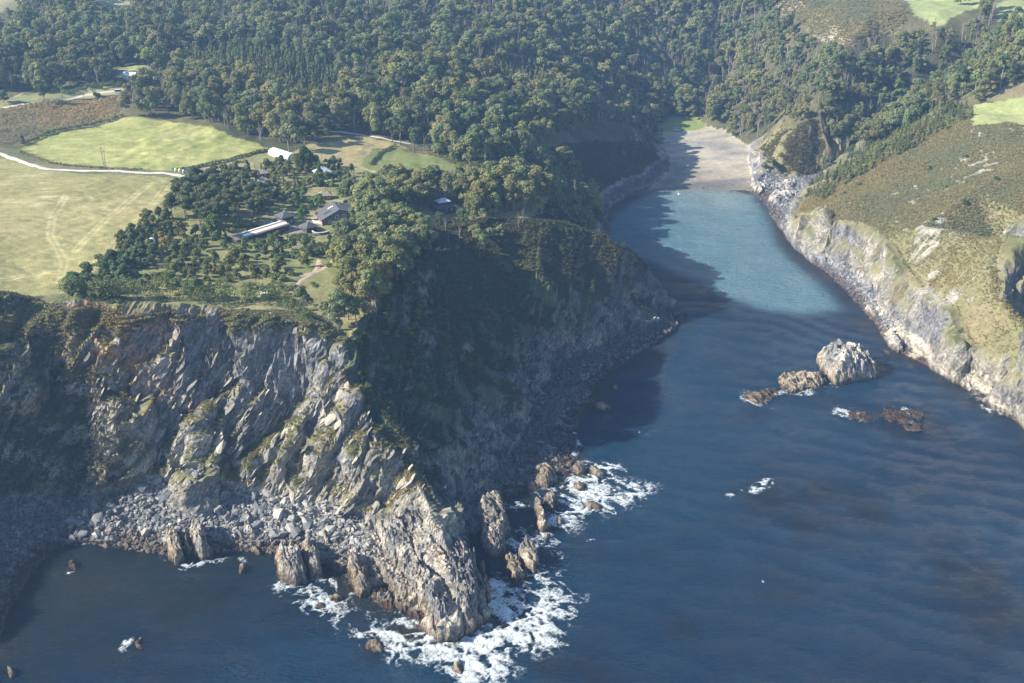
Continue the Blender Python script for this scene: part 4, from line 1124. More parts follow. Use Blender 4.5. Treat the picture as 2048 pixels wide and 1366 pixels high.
def tubes(name, paths, mat, sides=6):
    """tapered round limbs; each path is a list of (x, y, z, radius)"""
    V, F = [], []
    for path in paths:
        base = len(V)
        for q, (x, y, z, r_) in enumerate(path):
            a = np.array(path[max(0, q - 1)][:3]); b = np.array(path[min(len(path) - 1, q + 1)][:3])
            d = b - a; d = d / (np.linalg.norm(d) + 1e-9)
            s = np.cross(d, (1, 0, 0) if abs(d[0]) < .8 else (0, 1, 0)); s /= np.linalg.norm(s); t = np.cross(d, s)
            for i in range(sides):
                an = 2 * math.pi * i / sides
                V.append(np.array((x, y, z)) + r_ * (math.cos(an) * s + math.sin(an) * t))
        for q in range(len(path) - 1):
            for i in range(sides):
                j = (i + 1) % sides
                F.append((base + q * sides + i, base + q * sides + j, base + (q + 1) * sides + j, base + (q + 1) * sides + i))
        F.append(tuple(base + (len(path) - 1) * sides + i for i in range(sides)))
    return mesh_from(name, V, F, mat, True)

def tree_model(kind, seed):
    """(crown mesh, trunk mesh) of a tree one unit = one metre, in its natural size"""
    r = random.Random(seed)
    cl, limbs = [], []
    if kind == 'eucalyptus':
        H = 17.0
        for q in range(17):
            t = r.uniform(.22, .93); a = r.uniform(0, 6.28); rr = H * r.uniform(.04, .33) * (1.25 - .7 * t)
            s = H * r.uniform(.095, .15)
            cl.append((rr * math.cos(a), rr * math.sin(a), H * t, s, s, s * 1.05))
        n, size, mat = 2200, .42, L_EUC
        bark = PALEBARK
    elif kind == 'spreading':
        H = 12.0
        for q in range(20):
            a = r.uniform(0, 6.28); rr = H * r.uniform(.0, .44); t = .88 - (rr / H) ** 2 * 2.0 + r.uniform(-.14, .05)
            s = H * r.uniform(.095, .145)
            cl.append((rr * math.cos(a), rr * math.sin(a), H * t, s * 1.05, s * 1.05, s * .95))
        n, size, mat = 2200, .40, L_EUC
        bark = PALEBARK
    elif kind == 'pine':
        H = 12.0
        for q in range(11):
            a = r.uniform(0, 6.28); t = r.uniform(.45, .96); rr = H * r.uniform(.04, .26) * (1.3 - .7 * t)
            s = H * r.uniform(.085, .13)
            cl.append((rr * math.cos(a), rr * math.sin(a), H * t, s * 1.15, s * 1.15, s * .75))
        n, size, mat = 1200, .38, L_PINE
        bark = BARK
    elif kind == 'young':
        H = 9.0
        for q in range(10):
            t = .18 + .8 * q / 9; a = r.uniform(0, 6.28); w = H * .17 * (1.1 - t) + .25
            cl.append((w * .5 * math.cos(a), w * .5 * math.sin(a), H * t, w, w, H * .09))
        n, size, mat = 750, .34, L_YOUNG
        bark = BARK
    elif kind == 'broad':
        H = 7.0
        for q in range(12):
            a = r.uniform(0, 6.28); t = r.uniform(.22, .86); rr = H * .32 * r.uniform(.2, 1) * math.sin(math.pi * min(.97, t + .12)) ** .5
            s = H * r.uniform(.13, .19)
            cl.append((rr * math.cos(a), rr * math.sin(a), H * t, s, s, s * .9))
        n, size, mat = 1100, .34, L_BROAD
        bark = BARK
    elif kind == 'shrub':
        H = 3.2
        for q in range(7):
            a = r.uniform(0, 6.28); rr = r.uniform(.1, 1.25); s = r.uniform(.7, 1.15)
            cl.append((rr * math.cos(a), rr * math.sin(a), r.uniform(.5, 2.2) * (1.1 - rr * .3), s, s, s * .85))
        n, size, mat = 420, .26, L_BROAD
        bark = BARK
    limbs.append([(0, 0, -1.2, H * .02 + .04), (r.uniform(-.2, .2), r.uniform(-.2, .2), H * .4, H * .014 + .03), (0, 0, H * .9, .05)])
    for c_ in cl[::2]:
        b = .55 * c_[2]
        limbs.append([(0, 0, b, H * .008 + .02), (c_[0] * .6, c_[1] * .6, (b + c_[2]) / 2, H * .005 + .02), (c_[0], c_[1], c_[2], .03)])
    cm = leaf_cloud('crown', cl, n, size, mat, seed)
    tm = tubes('trunk', limbs, bark, 5)
    return cm, tm, H

MODELS = {kd: [tree_model(kd, 1000 + 37 * i + len(kd)) for i in range(4)] for kd in ('eucalyptus', 'spreading', 'pine', 'young', 'broad', 'shrub')}
NAMES = {'eucalyptus': ('eucalyptus_tree', 'eucalyptus'), 'spreading': ('laurel_tree', 'laurel tree'), 'pine': ('pine_tree', 'pine tree'), 'young': ('young_tree', 'young tree'), 'broad': ('round_tree', 'broadleaf tree'), 'shrub': ('shrub', 'shrub')}
TREE_SOURCES = {kd: {} for kd in MODELS}

def put_tree(kd, x, y, h, label, group=None, tint=(1, 1, 1, 1), wide=1.0, which=None, leaves=None):
    i = random.randrange(4) if which is None else which
    cm, tm, H = MODELS[kd][i]
    s = h / H
    t = bpy.data.objects.new(NAMES[kd][0], None); COL.objects.link(t)
    t.empty_display_size = .5
    t.location = (x, y, gz(x, y) - .2); t.rotation_euler = (random.uniform(-.06, .06), random.uniform(-.06, .06), random.uniform(0, 6.28)); t.scale = (s * wide, s * wide, s)
    tag(t, label, NAMES[kd][1], group)
    c = link('crown', cm, t); c.color = tint
    tr = link('trunk', tm, t)
    if leaves:
        c.material_slots[0].link = 'OBJECT'; c.material_slots[0].material = leaves
    elif i not in TREE_SOURCES[kd]:
        TREE_SOURCES[kd][i] = [c, tr]
    return t

# ------------------------------------------------------------------ plants: where they stand
CANDS = []     # (kind, x, y, height, label, group, tint, apparent size)
def zone_lookup(x, y):
    i = np.clip(np.searchsorted(GX, x), 0, NX - 1); j = np.clip(np.searchsorted(GY, y), 0, NY - 1)
    return ZN[i, j]
KEEP_OUT = []      # (x, y, radius) of houses and yards
LANES = []         # (polyline, half width)
def free(x, y):
    ok_ = np.ones(len(x), bool)
    for cx, cy_, r_ in KEEP_OUT: ok_ &= np.hypot(x - cx, y - cy_) > r_
    for pl, hw in LANES: ok_ &= seg_dist(x, y, pl)[0] > hw
    return ok_
def jitter_grid(poly, sp, jit=.42):
    px = np.array([p[:2] for p in poly]); lo, hi = px.min(0), px.max(0)
    gx_, gy_ = np.meshgrid(np.arange(lo[0], hi[0] + sp, sp), np.arange(lo[1], hi[1] + sp * .87, sp * .87), indexing='ij')
    gx_ = gx_ + (np.arange(gx_.shape[1])[None] % 2) * sp * .5
    x = (gx_ + rng.uniform(-jit, jit, gx_.shape) * sp).ravel(); y = (gy_ + rng.uniform(-jit, jit, gy_.shape) * sp).ravel()
    m_ = in_poly(x, y, poly)
    return x[m_], y[m_]
def wp_(px):
    return [q if len(q) == 3 else ray_hit(*q, ZT) for q in px]
def plant(px, kinds, sp, hlo, hhi, label, group, prob=1.0, zones=None, tint=None, exclude=(), world=False):
    poly = px if world else wp_(px)
    x, y = jitter_grid(poly, sp)
    ok_ = free(x, y) & (rng.random(len(x)) < prob)
    if zones is not None: ok_ &= np.isin(zone_lookup(x, y), zones)
    for ex in exclude: ok_ &= ~in_poly(x, y, ex)
    x, y = x[ok_], y[ok_]; z = bilin(ZT, x, y)
    u, v = to_px(x, y, z)
    see = (u > -150) & (u < 2130) & (v > -25) & (v < 1400) & (z > 1.0)
    ks = [a for a, _ in kinds]; ws = np.array([b for _, b in kinds], float); ws /= ws.sum()
    for xx_, yy_, zz_ in zip(x[see], y[see], z[see]):
        kd = ks[rng.choice(len(ks), p=ws)]
        h = random.uniform(hlo, hhi) * {'shrub': .45, 'broad': .8, 'young': .7}.get(kd, 1.0)
        CANDS.append((kd, xx_, yy_, h, label[kd] if isinstance(label, dict) else label, group, tint, h / (yy_ * _C + (CAM_H - zz_) * _S)))

# ------------------------------------------------------------------ lanes and paths (draped strips)
def strip(name, label, px, width, mat, lift=.18, A=None):
    pts = [np.array(q if len(q) == 3 else ray_hit(*q, ZT))[:2] for q in px]
    dense = []
    for a, b in zip(pts, pts[1:]):
        n = max(2, int(np.linalg.norm(b - a) / 1.5))
        dense += [a + (b - a) * t / n for t in range(n)]
    dense.append(pts[-1]); D = np.array(dense)
    for _ in range(6): D[1:-1] = (D[:-2] + 2 * D[1:-1] + D[2:]) / 4
    T = np.gradient(D, axis=0); T /= np.linalg.norm(T, axis=1, keepdims=True) + 1e-9
    Nn = np.column_stack((-T[:, 1], T[:, 0]))
    V, F = [], []
    cr = 5
    for i, (p, n) in enumerate(zip(D, Nn)):
        wob_ = width * (1 + .14 * math.sin(i * .9) + .1 * math.sin(i * .37))
        for c_ in range(cr):
            q = p + n * wob_ * (c_ / (cr - 1) - .5)
            V.append((q[0], q[1], gz(*q) + lift - (.35 if c_ in (0, cr - 1) else 0)))
        if i:
            for c_ in range(cr - 1):
                a = (i - 1) * cr + c_
                F.append((a, a + 1, a + cr + 1, a + cr))
    o = link(name, mesh_from(name, V, F, mat, True))
    LANES.append(([tuple(p) for p in D[::2]] + [tuple(D[-1])], width / 2 + 1.2))
    return tag(o, label, kind='structure')

GRAVEL = simple_mat('pale_gravel', (.50, .46, .40), .95, .18, .9)
SOIL = simple_mat('bare_earth', (.36, .27, .19), .95, .25, .7)
YARD = simple_mat('yard_paving', (.25, .22, .19), .9, .2, .8)
strip('lane', 'pale gravel lane between the tan field and the green meadow', [(-60, 298), (0, 306), (40, 322), (85, 337), (150, 341), (250, 343), (330, 346), (372, 353)], 4.2, GRAVEL)
strip('track', 'pale earth track above the bracken field', [(-40, 224), (0, 217), (60, 207), (120, 200), (170, 190), (200, 186), (250, 182)], 3.4, GRAVEL)
strip('track', 'faint track on the grassy bank at the upper left', [(-20, 210), (40, 190), (68, 182)], 2.2, SOIL)
strip('forest_road', 'pale forest road coming out below the eucalyptus wood', [(660, 262), (725, 270), (765, 276), (800, 284), (880, 289), (985, 291)], 3.4, GRAVEL)
strip('path', 'earth path from the terrace through the garden to the cliff table', [(640, 520), (632, 545), (604, 560), (585, 585), (560, 594)], 3.2, SOIL)
strip('path', 'pinkish drive running along the big trees below the house', [(600, 552), (630, 546), (652, 536), (668, 520)], 3.0, SOIL)
strip('path', 'worn earth path down to the dead tree on the nose', [(640, 610), (660, 600), (690, 618)], 2.4, SOIL)
strip('yard', 'grey paved yard between the two pavilions', [(572, 448), (588, 452), (592, 468)], 9.0, YARD)

# ------------------------------------------------------------------ buildings
SLATE = simple_mat('slate_roof', (.085, .085, .09), .8, .2, 1.2, .2)
BROWNROOF = simple_mat('brown_roof', (.25, .21, .18), .7, .2, 1.2)
PALEROOF = simple_mat('pale_sheet_roof', (.42, .45, .50), .5, .12, .8, .4)
DARKWALL = simple_mat('dark_timber', (.055, .055, .062), .8, .25, 1.5)
SLATEWALL = simple_mat('slate_wall', (.105, .11, .13), .75, .2, 1.4)
BRICK = simple_mat('brick_red', (.40, .20, .13), .85, .25, 1.3)
STONEW = simple_mat('pale_stone', (.52, .48, .42), .85, .2, 1.2)
WHITE = simple_mat('white_paint', (.80, .79, .76), .6, .07, 1.0)
GLASS = simple_mat('window_glass', (.03, .035, .045), .12, .1, 1.0, .6)
METAL = simple_mat('grey_metal', (.35, .36, .37), .45, .1, 1.0, .5)
WOOD = simple_mat('weathered_wood', (.20, .15, .11), .85, .3, 2.0)
POLY = simple_mat('polythene', (.70, .70, .64), .4, .10, .5, .4)

class MB:
    def __init__(self): self.v = []; self.f = []
    def quad(self, *p):
        b = len(self.v); self.v += [tuple(q) for q in p]; self.f.append(tuple(range(b, b + len(p))))
        return self
    def box(self, x0, x1, y0, y1, z0, z1):
        b = len(self.v)
        self.v += [(x, y, z) for z in (z0, z1) for y in (y0, y1) for x in (x0, x1)]
        self.f += [tuple(b + i for i in q) for q in ((0, 2, 3, 1), (4, 5, 7, 6), (0, 1, 5, 4), (2, 6, 7, 3), (0, 4, 6, 2), (1, 3, 7, 5))]
        return self
    def slab(self, p, th):
        """a thick plate: polygon p (upper face) with thickness th below it"""
        b = len(self.v); n = len(p)
        self.v += [tuple(q) for q in p] + [(q[0], q[1], q[2] - th) for q in p]
        self.f.append(tuple(b + i for i in range(n))); self.f.append(tuple(b + n + i for i in reversed(range(n))))
        for i in range(n):
            j = (i + 1) % n
            self.f.append((b + i, b + n + i, b + n + j, b + j))
        return self
    def build(self, name, mat, parent=None, smooth=False):
        return link(name, mesh_from(name, self.v, self.f, mat, smooth), parent)

def root(name, label, cat, u, v, yaw=0.0, group=None, dz=0.0, clear=0, at=None):
    x, y = (ray_hit(u, v, ZT)[:2] if at is None else at)
    e = bpy.data.objects.new(name, None); COL.objects.link(e)
    e.location = (x, y, gz(x, y) + dz); e.rotation_euler = (0, 0, R(yaw)); e.empty_display_size = 1
    if clear: KEEP_OUT.append((x, y, clear))
    return tag(e, label, cat, group)

def window(par, x, y, z, w, h, axis, out):
    """a framed window set on a wall; axis: along which the wall runs; out: +1/-1 the way it faces"""
    f, p = MB(), MB()
    t = .10
    if axis == 'x':
        ya, yb = sorted((y, y + out * t))
        f.box(x - w / 2, x + w / 2, ya, yb, z, z + .12); f.box(x - w / 2, x + w / 2, ya, yb, z + h - .12, z + h)
        f.box(x - w / 2, x - w / 2 + .12, ya, yb, z + .12, z + h - .12); f.box(x + w / 2 - .12, x + w / 2, ya, yb, z + .12, z + h - .12); f.box(x - .05, x + .05, ya, yb, z + .12, z + h - .12)
        ya, yb = sorted((y + out * .005, y + out * .05)); p.box(x - w / 2 + .12, x + w / 2 - .12, ya, yb, z + .12, z + h - .12)
    else:
        xa, xb = sorted((x, x + out * t))
        f.box(xa, xb, y - w / 2, y + w / 2, z, z + .12); f.box(xa, xb, y - w / 2, y + w / 2, z + h - .12, z + h)
        f.box(xa, xb, y - w / 2, y - w / 2 + .12, z + .12, z + h - .12); f.box(xa, xb, y + w / 2 - .12, y + w / 2, z + .12, z + h - .12); f.box(xa, xb, y - .05, y + .05, z + .12, z + h - .12)
        xa, xb = sorted((x + out * .005, x + out * .05)); p.box(xa, xb, y - w / 2 + .12, y + w / 2 - .12, z + .12, z + h - .12)
    fo = f.build('window', WHITE, par); p.build('pane', GLASS, fo)
    return fo

def hip_house(name, label, u, v, yaw, W, L, hw, rise, roofmat, wallmat, ridge=0.0, over=.7, clear=7, dz=0.0, door=True):
    e = root(name, label, 'house' if name != 'pavilion' else 'pavilion', u, v, yaw, clear=clear, dz=dz)
    w, l = W / 2, L / 2
    MB().box(-w, w, -l, l, -1.5, hw).build('wall', wallmat, e)
    a, b = w + over, l + over; z0, z1 = hw - .15, hw + rise; r_ = ridge / 2
    rf = MB()
    A, B, Cc, D = (-a, -b, z0), (a, -b, z0), (a, b, z0), (-a, b, z0)
    if ridge > 0:
        p, q = (-r_, 0, z1), (r_, 0, z1)
        for pl in ((A, B, q, p), (B, Cc, q), (Cc, D, p, q), (D, A, p)): rf.slab(pl, .22)
    else:
        p = (0, 0, z1)
        for pl in ((A, B, p), (B, Cc, p), (Cc, D, p), (D, A, p)): rf.slab(pl, .22)
    rr = rf.build('roof', roofmat, e)
    MB().box(-.3, .3, -.3, .3, z1 - .25, z1 + .15).build('finial', METAL, rr)
    if door:
        d = MB().box(-.5, .5, -l - .06, -l - .003, 0, 2.1).build('door', WOOD, e)
        MB().box(.3, .38, -l - .12, -l - .06, 1.0, 1.1).build('handle', METAL, d)
        window(e, w * .55, -l - .003, 1.0, 1.2, 1.2, 'x', -1); window(e, -w - .003, 0, 1.0, 1.4, 1.2, 'y', -1)
    return e

KEEP_OUT += [(*ray_hit(u_, v_, ZT)[:2], r_) for u_, v_, r_ in ((690, 464, 8), (664, 474, 8), (640, 480, 7), (610, 470, 6), (560, 470, 7), (700, 440, 8), (706, 452, 9), (708, 428, 8), (885, 442, 9), (868, 434, 7), (905, 436, 8), (888, 398, 6))]
# main house: wide gable towards the sea, low eave on the left, skylights in the long left slope
mh_ = root('main_house', 'large grey slate house with a wide gable, two white windows and skylights', 'house', 672, 441, 20, clear=12)
W2, L2 = 8.2, 7.0
prof = [(-W2, 3.4), (0.6, 7.6), (W2, 5.6)]
wl = MB()
front = [(-W2, -L2, -2), (W2, -L2, -2), (W2, -L2, 5.5), (.6, -L2, 7.45), (-W2, -L2, 3.3)]
back = [(x, L2, z) for x, _, z in front]
wl.quad(*front); wl.quad(*reversed(back))
wl.quad(front[1], back[1], back[2], front[2])
wl.build('wall', SLATEWALL, mh_)
MB().quad(back[0], front[0], front[4], back[4]).build('brick_wall', BRICK, mh_)
rl = MB().slab([(-W2 - .8, -L2 - .6, 3.05), (.6, -L2 - .6, 7.75), (.6, L2 + .6, 7.75), (-W2 - .8, L2 + .6, 3.05)], .25).build('roof', SLATE, mh_)
MB().slab([(.6, -L2 - .6, 7.75), (W2 + .8, -L2 - .6, 5.45), (W2 + .8, L2 + .6, 5.45), (.6, L2 + .6, 7.75)], .25).build('roof', SLATE, mh_)
def on_left(x, up): return 3.05 + (x + W2 + .8) * (4.7 / (W2 + 1.4)) + up
for (x0, x1, y0, y1, m_) in ((-6.2, -3.0, -3.0, -1.2, GLASS), (-3.4, -.9, 1.0, 1.9, WHITE)):
    s_ = MB().slab([(x0, y0, on_left(x0, .22)), (x1, y0, on_left(x1, .22)), (x1, y1, on_left(x1, .22)), (x0, y1, on_left(x0, .22))], .2).build('skylight', m_, rl)
MB().box(2.6, 3.2, 3.0, 3.6, 6.0, 8.6).build('chimney', METAL, rl)
for wx_ in (-.6, 3.0): window(mh_, wx_, -L2 - .003, 2.9, 1.7, 2.0, 'x', -1)
window(mh_, -4.2, -L2 - .003, 1.2, 1.6, 1.2, 'x', -1)
dd = MB().box(-W2 - .06, -W2 - .003, -1.0, .4, -.4, 2.0).build('door', WOOD, mh_)
window(mh_, -W2 - .003, -4.2, .4, 1.4, 1.5, 'y', -1); window(mh_, -W2 - .003, 3.6, .4, 1.4, 1.5, 'y', -1)
MB().box(-W2 - 3.0, -W2 - .05, -L2 - 2.5, L2, -1.5, .25).build('terrace', STONEW, mh_)

hip_house('pavilion', 'tall dark pavilion with a square pyramid slate roof beside the yard', 571, 447, 42, 6.2, 6.2, 4.4, 2.2, SLATE, DARKWALL, over=.9, clear=7)
hip_house('pavilion', 'low open pavilion with a pyramid slate roof in front of the big house', 618, 461, 42, 5.6, 5.6, 2.6, 2.1, SLATE, DARKWALL, over=.9, clear=6, door=False)
hip_house('small_house', 'brown roofed hip house standing in front of its twin by the greenhouse', 526, 371, 35, 7.0, 6.2, 2.8, 2.0, BROWNROOF, DARKWALL, ridge=1.2, over=.9, clear=7)
hip_house('small_house', 'brown roofed hip house half hidden behind bushes, the further of two', 521, 353, 30, 7.0, 6.0, 2.6, 1.8, BROWNROOF, DARKWALL, ridge=1.6, over=.9, clear=6)
hip_house('small_house', 'grey roofed cottage with red brick wall behind the big house', 650, 397, 15, 6.0, 4.6, 2.4, 1.9, BROWNROOF, BRICK, ridge=2.6, over=.7, clear=6)
hip_house('small_house', 'pale blue grey roofed house behind the tall dark tree', 645, 352, 35, 7.5, 6.5, 3.0, 2.4, PALEROOF, STONEW, ridge=2.0, over=.7, clear=6)
# house on the headland: two stacked hip roofs, a tilted flat roof and a chimney post behind
e = hip_house('headland_house', 'dark house with stacked grey hip roofs among the headland trees', 886, 421, 30, 10.5, 8.5, 3.0, 1.5, SLATE, DARKWALL, ridge=4.5, over=.9, clear=9)
MB().box(-2.6, 2.6, -1.9, 1.9, 3.6, 5.4).build('upper_wall', DARKWALL, e)
ur = MB(); a_, b_ = 3.5, 2.8
for pl in (((-a_, -b_, 5.2), (a_, -b_, 5.2), (1.2, 0, 6.8), (-1.2, 0, 6.8)), ((a_, -b_, 5.2), (a_, b_, 5.2), (1.2, 0, 6.8)), ((a_, b_, 5.2), (-a_, b_, 5.2), (-1.2, 0, 6.8), (1.2, 0, 6.8)), ((-a_, b_, 5.2), (-a_, -b_, 5.2), (-1.2, 0, 6.8))): ur.slab(pl, .2)
ur.build('upper_roof', PALEROOF, e)
MB().box(5.4, 10.5, -4.5, 3.5, -1.5, .35).build('terrace', STONEW, e)
e = root('outbuilding', 'small outbuilding with a pale tilted flat roof behind the headland house', 'outbuilding', 888, 400, 18, clear=4)
MB().box(-2.1, 2.1, -2.2, 2.2, -1, 2.4).build('wall', DARKWALL, e)
MB().slab([(-2.6, -2.7, 2.45), (2.6, -2.7, 2.7), (2.6, 2.7, 4.0), (-2.6, 2.7, 3.75)], .2).build('roof', PALEROOF, e)
MB().box(-.4, .4, -2.26, -2.203, 0, 2.0).build('door', WOOD, e)
pp = root('white_post', 'pale post standing at the corner of the headland house', 'post', 894, 408)  # plain pale post, carries no lamp
link('shaft', tubes('shaft', [[(0, 0, -.5, .16), (0, 0, 5.2, .13)]], WHITE), pp); MB().box(-.3, .3, -.3, .3, 5.2, 5.45).build('cap', METAL, pp)

# long low greenhouse shed with white roof panels
e = root('long_shed', 'long low shed with parallel white roof strips beside the parked cars', 'shed', 518, 470, 51, clear=5)
KEEP_OUT += [(*ray_hit(u_, v_, ZT)[:2], 6.5) for u_, v_ in ((490, 486), (505, 478), (535, 460), (550, 452))]
LL = 15.5
MB().box(-LL, LL, -3.6, 3.6, -1.2, 2.2).build('wall', DARKWALL, e)
MB().slab([(-LL - .4, -4.0, 2.3), (LL + .4, -4.0, 2.3), (LL + .4, 0, 3.3), (-LL - .4, 0, 3.3)], .15).build('roof', WOOD, e)
MB().slab([(-LL - .4, 0, 3.3), (LL + .4, 0, 3.3), (LL + .4, 4.0, 2.3), (-LL - .4, 4.0, 2.3)], .15).build('roof', SLATE, e)
for q in range(6):
    x0 = -LL + q * 5.15
    if q > 0: MB().slab([(x0, -2.9, 2.66), (x0 + 5.0, -2.9, 2.66), (x0 + 5.0, -1.1, 3.11), (x0, -1.1, 3.11)], .08).build('roof_panel', WHITE, e)
    MB().slab([(x0, .5, 3.26), (x0 + 5.0, .5, 3.26), (x0 + 5.0, 2.6, 2.74), (x0, 2.6, 2.74)], .08).build('roof_panel', WHITE, e)
MB().box(-LL - .06, -LL - .003, -.6, .6, 0, 2.1).build('door', WOOD, e)

# polytunnel
e = root('polytunnel', 'white polythene tunnel greenhouse at the meadow corner', 'polytunnel', 566, 314, -46, clear=9)
KEEP_OUT += [(*ray_hit(u_, v_, ZT)[:2], 6) for u_, v_ in ((545, 306), (588, 320))]
sk = MB(); NS, RL, RW, RH = 12, 10.5, 3.7, 4.0
arc = [(RW * math.cos(math.pi * i / NS), RH * math.sin(math.pi * i / NS) ** .8 if i not in (0, NS) else 0) for i in range(NS + 1)]
for (y0, z0), (y1, z1) in zip(arc, arc[1:]): sk.quad((-RL, y0, z0), (RL, y0, z0), (RL, y1, z1), (-RL, y1, z1))
sk.build('cover', POLY, e, True)
for sx_ in (-1, 1):
    en = MB().quad(*[(sx_ * RL, y, z) for y, z in (arc if sx_ > 0 else arc[::-1])]).build('end_sheet', simple_mat('green_sheet', (.38, .42, .36), .5, .1), e)
    MB().box(*sorted((sx_ * RL, sx_ * (RL + .08))), -.9, .9, 0, 2.2).build('door', METAL, e)
for q in range(6):
    xq = -RL + .4 + q * (2 * RL - .8) / 5
    link('hoop', tubes('hoop', [[(xq, y * 1.012, z * 1.012, .06) for y, z in arc]], METAL, 4), e)

# barn in the woods at the upper left
KEEP_OUT += [(*ray_hit(u_, v_, ZT)[:2], 13) for u_, v_ in ((258, 172), (240, 180), (262, 163))]
e = root('barn', 'grey gabled barn half hidden behind the big tree at the forest edge', 'barn', 262, 158, -12, clear=8)
MB().box(-4.5, 4.5, -3, 3, -1.5, 3).build('wall', STONEW, e)
for s_ in (-1, 1): MB().slab([(-5, s_ * 3.6, 2.8), (5, s_ * 3.6, 2.8), (5, 0, 5.2), (-5, 0, 5.2)] if s_ < 0 else [(5, 3.6, 2.8), (-5, 3.6, 2.8), (-5, 0, 5.2), (5, 0, 5.2)], .2).build('roof', PALEROOF, e)
MB().quad((4.5, -3, 3), (4.5, 3, 3), (4.5, 0, 5.0)).quad((-4.5, 3, 3), (-4.5, -3, 3), (-4.5, 0, 5.0)).build('gable', STONEW, e)
MB().box(-2.5, -.4, -3.06, -3.003, 0, 2.4).build('door', WHITE, e)

def pole(u, v, h, lean, label, arm=True, group=None):
    e = root('utility_pole', label, 'utility pole', u, v, 20, group)
    link('shaft', tubes('shaft', [[(0, 0, -1, .22), (lean * .5, 0, h * .5, .18), (lean, 0, h, .13)]], WOOD, 6), e)
    if arm:
        cr = MB().box(lean - 1.1, lean + 1.1, -.09, .09, h - .7, h - .52).build('crossarm', WOOD, e)
        for q in (-.9, 0, .9): MB().box(lean + q - .09, lean + q + .09, -.09, .09, h - .51, h - .2).build('insulator', WHITE, cr)
pole(209, 334, 11.5, -.6, 'taller of the two leaning utility poles by the lane, with a crossarm')
pole(211, 335, 10.0, .5, 'shorter of the two leaning utility poles by the lane, with a stay', True)
pole(41, 308, 8.5, -.4, 'leaner utility pole at the lower left corner of the meadow')
pole(46, 309, 7.6, -.3, 'shorter utility pole beside the other at the meadow corner', False)
pole(259, 169, 14, 0, 'tall utility pole in front of the barn by the wood')
pole(168, 195, 9, 0, 'thin utility pole on the dry grass above the bracken field')

# ------------------------------------------------------------------ vehicles
def car(label, u, v, yaw, paint_c, L=4.3, Wd=1.75, Hh=1.45, van=False, name='parked_car'):
    e = root(name, label, 'van' if van else 'car', u, v, yaw, clear=2.5)
    pm = simple_mat('car_paint', paint_c, .25, .03, 1.0, .5)
    l, w = L / 2, Wd / 2; hb = .85 if not van else 1.15
    side = [(-l, .35), (-l, hb - .1), (-l + .15, hb), (l - 1.1, hb), (l - .1, hb - .18), (l, .35)]
    b = MB()
    n = len(side)
    for s in (-1, 1): b.quad(*[(x, s * w, z) for x, z in (side if s < 0 else side[::-1])])
    for i in range(n):
        (x0, z0), (x1, z1) = side[i], side[(i + 1) % n]; b.quad((x0, -w, z0), (x0, w, z0), (x1, w, z1), (x1, -w, z1))
    b.build('body', pm, e)
    cab = [(-l + (.15 if van else .25), hb), (-l + (.3 if van else .8), Hh), (l - (1.5 if van else 2.0), Hh), (l - 1.15, hb)]
    g = MB(); wi = w - .12
    for s in (-1, 1): g.quad(*[(x, s * (wi if z > hb else w - .04), z) for x, z in (cab if s < 0 else cab[::-1])])
    for (x0, z0), (x1, z1) in ((cab[0], cab[1]), (cab[2], cab[3])): g.quad((x0, -wi, z0), (x0, wi, z0), (x1, wi, z1), (x1, -wi, z1))
    g.build('windows', GLASS, e)
    MB().slab([(cab[1][0], -wi, Hh + .05), (cab[2][0], -wi, Hh + .05), (cab[2][0], wi, Hh + .05), (cab[1][0], wi, Hh + .05)], .06).build('roof', pm, e)
    tyre = simple_mat('tyre', (.02, .02, .02), .9, .1)
    for sx_ in (-1, 1):
        for sy_ in (-1, 1):
            wv = [(sx_ * (l - .85), sy_ * w * .82, .32, .32), (sx_ * (l - .85), sy_ * (w + .02), .32, .32)]
            wh = link('wheel', tubes('wheel', [wv], tyre, 12), e)
            link('rim', tubes('rim', [[(sx_ * (l - .85), sy_ * (w + .021), .32, .19), (sx_ * (l - .85), sy_ * (w + .03), .32, .19)]], METAL, 8), wh)
    for sy_ in (-1, 1): MB().box(l - .04, l + .02, sy_ * w * .7 - .16, sy_ * w * .7 + .16, .55, .7).build('headlight', WHITE, e)
    return e
car('silver blue car parked at the far end of the long shed', 537, 447, 12, (.55, .60, .68))
car('dark blue car parked under the pine grove beside the long shed', 508, 453, 8, (.03, .035, .06), L=4.6)
car('dark car with a pale side behind the chimney of the big house', 694, 405, 20, (.05, .06, .09))
car('white camper van parked on the pale track by the wood', 238, 186, 8, (.82, .82, .80), L=5.6, Wd=2.1, Hh=2.5, van=True, name='camper_van')
car('white van parked on the lawn above the beach', 1353, 261, -8, (.82, .82, .80), L=5.4, Wd=2.0, Hh=2.2, van=True, name='delivery_van')

# ------------------------------------------------------------------ small things
def bin_(u, v, col, label):
    e = root('recycling_bin', label, 'recycling bin', u, v, 10, dz=.2)
    m_ = simple_mat('bin_plastic', col, .5, .05)
    link('body', tubes('body', [[(0, 0, 0, .75), (0, 0, .9, .95), (0, 0, 1.5, .75), (0, 0, 1.85, .25)]], m_, 10), e)
    MB().box(-.3, .3, -.98, -.86, .9, 1.15).build('slot', GLASS, e)
bin_(352, 343, (.45, .62, .48), 'pale green recycling bin, first in the row by the lane end')
bin_(360, 344, (.68, .62, .15), 'yellow recycling bin in the middle of the row by the lane end')
bin_(368, 346, (.30, .42, .72), 'blue recycling bin, nearest the trees in the row by the lane end')

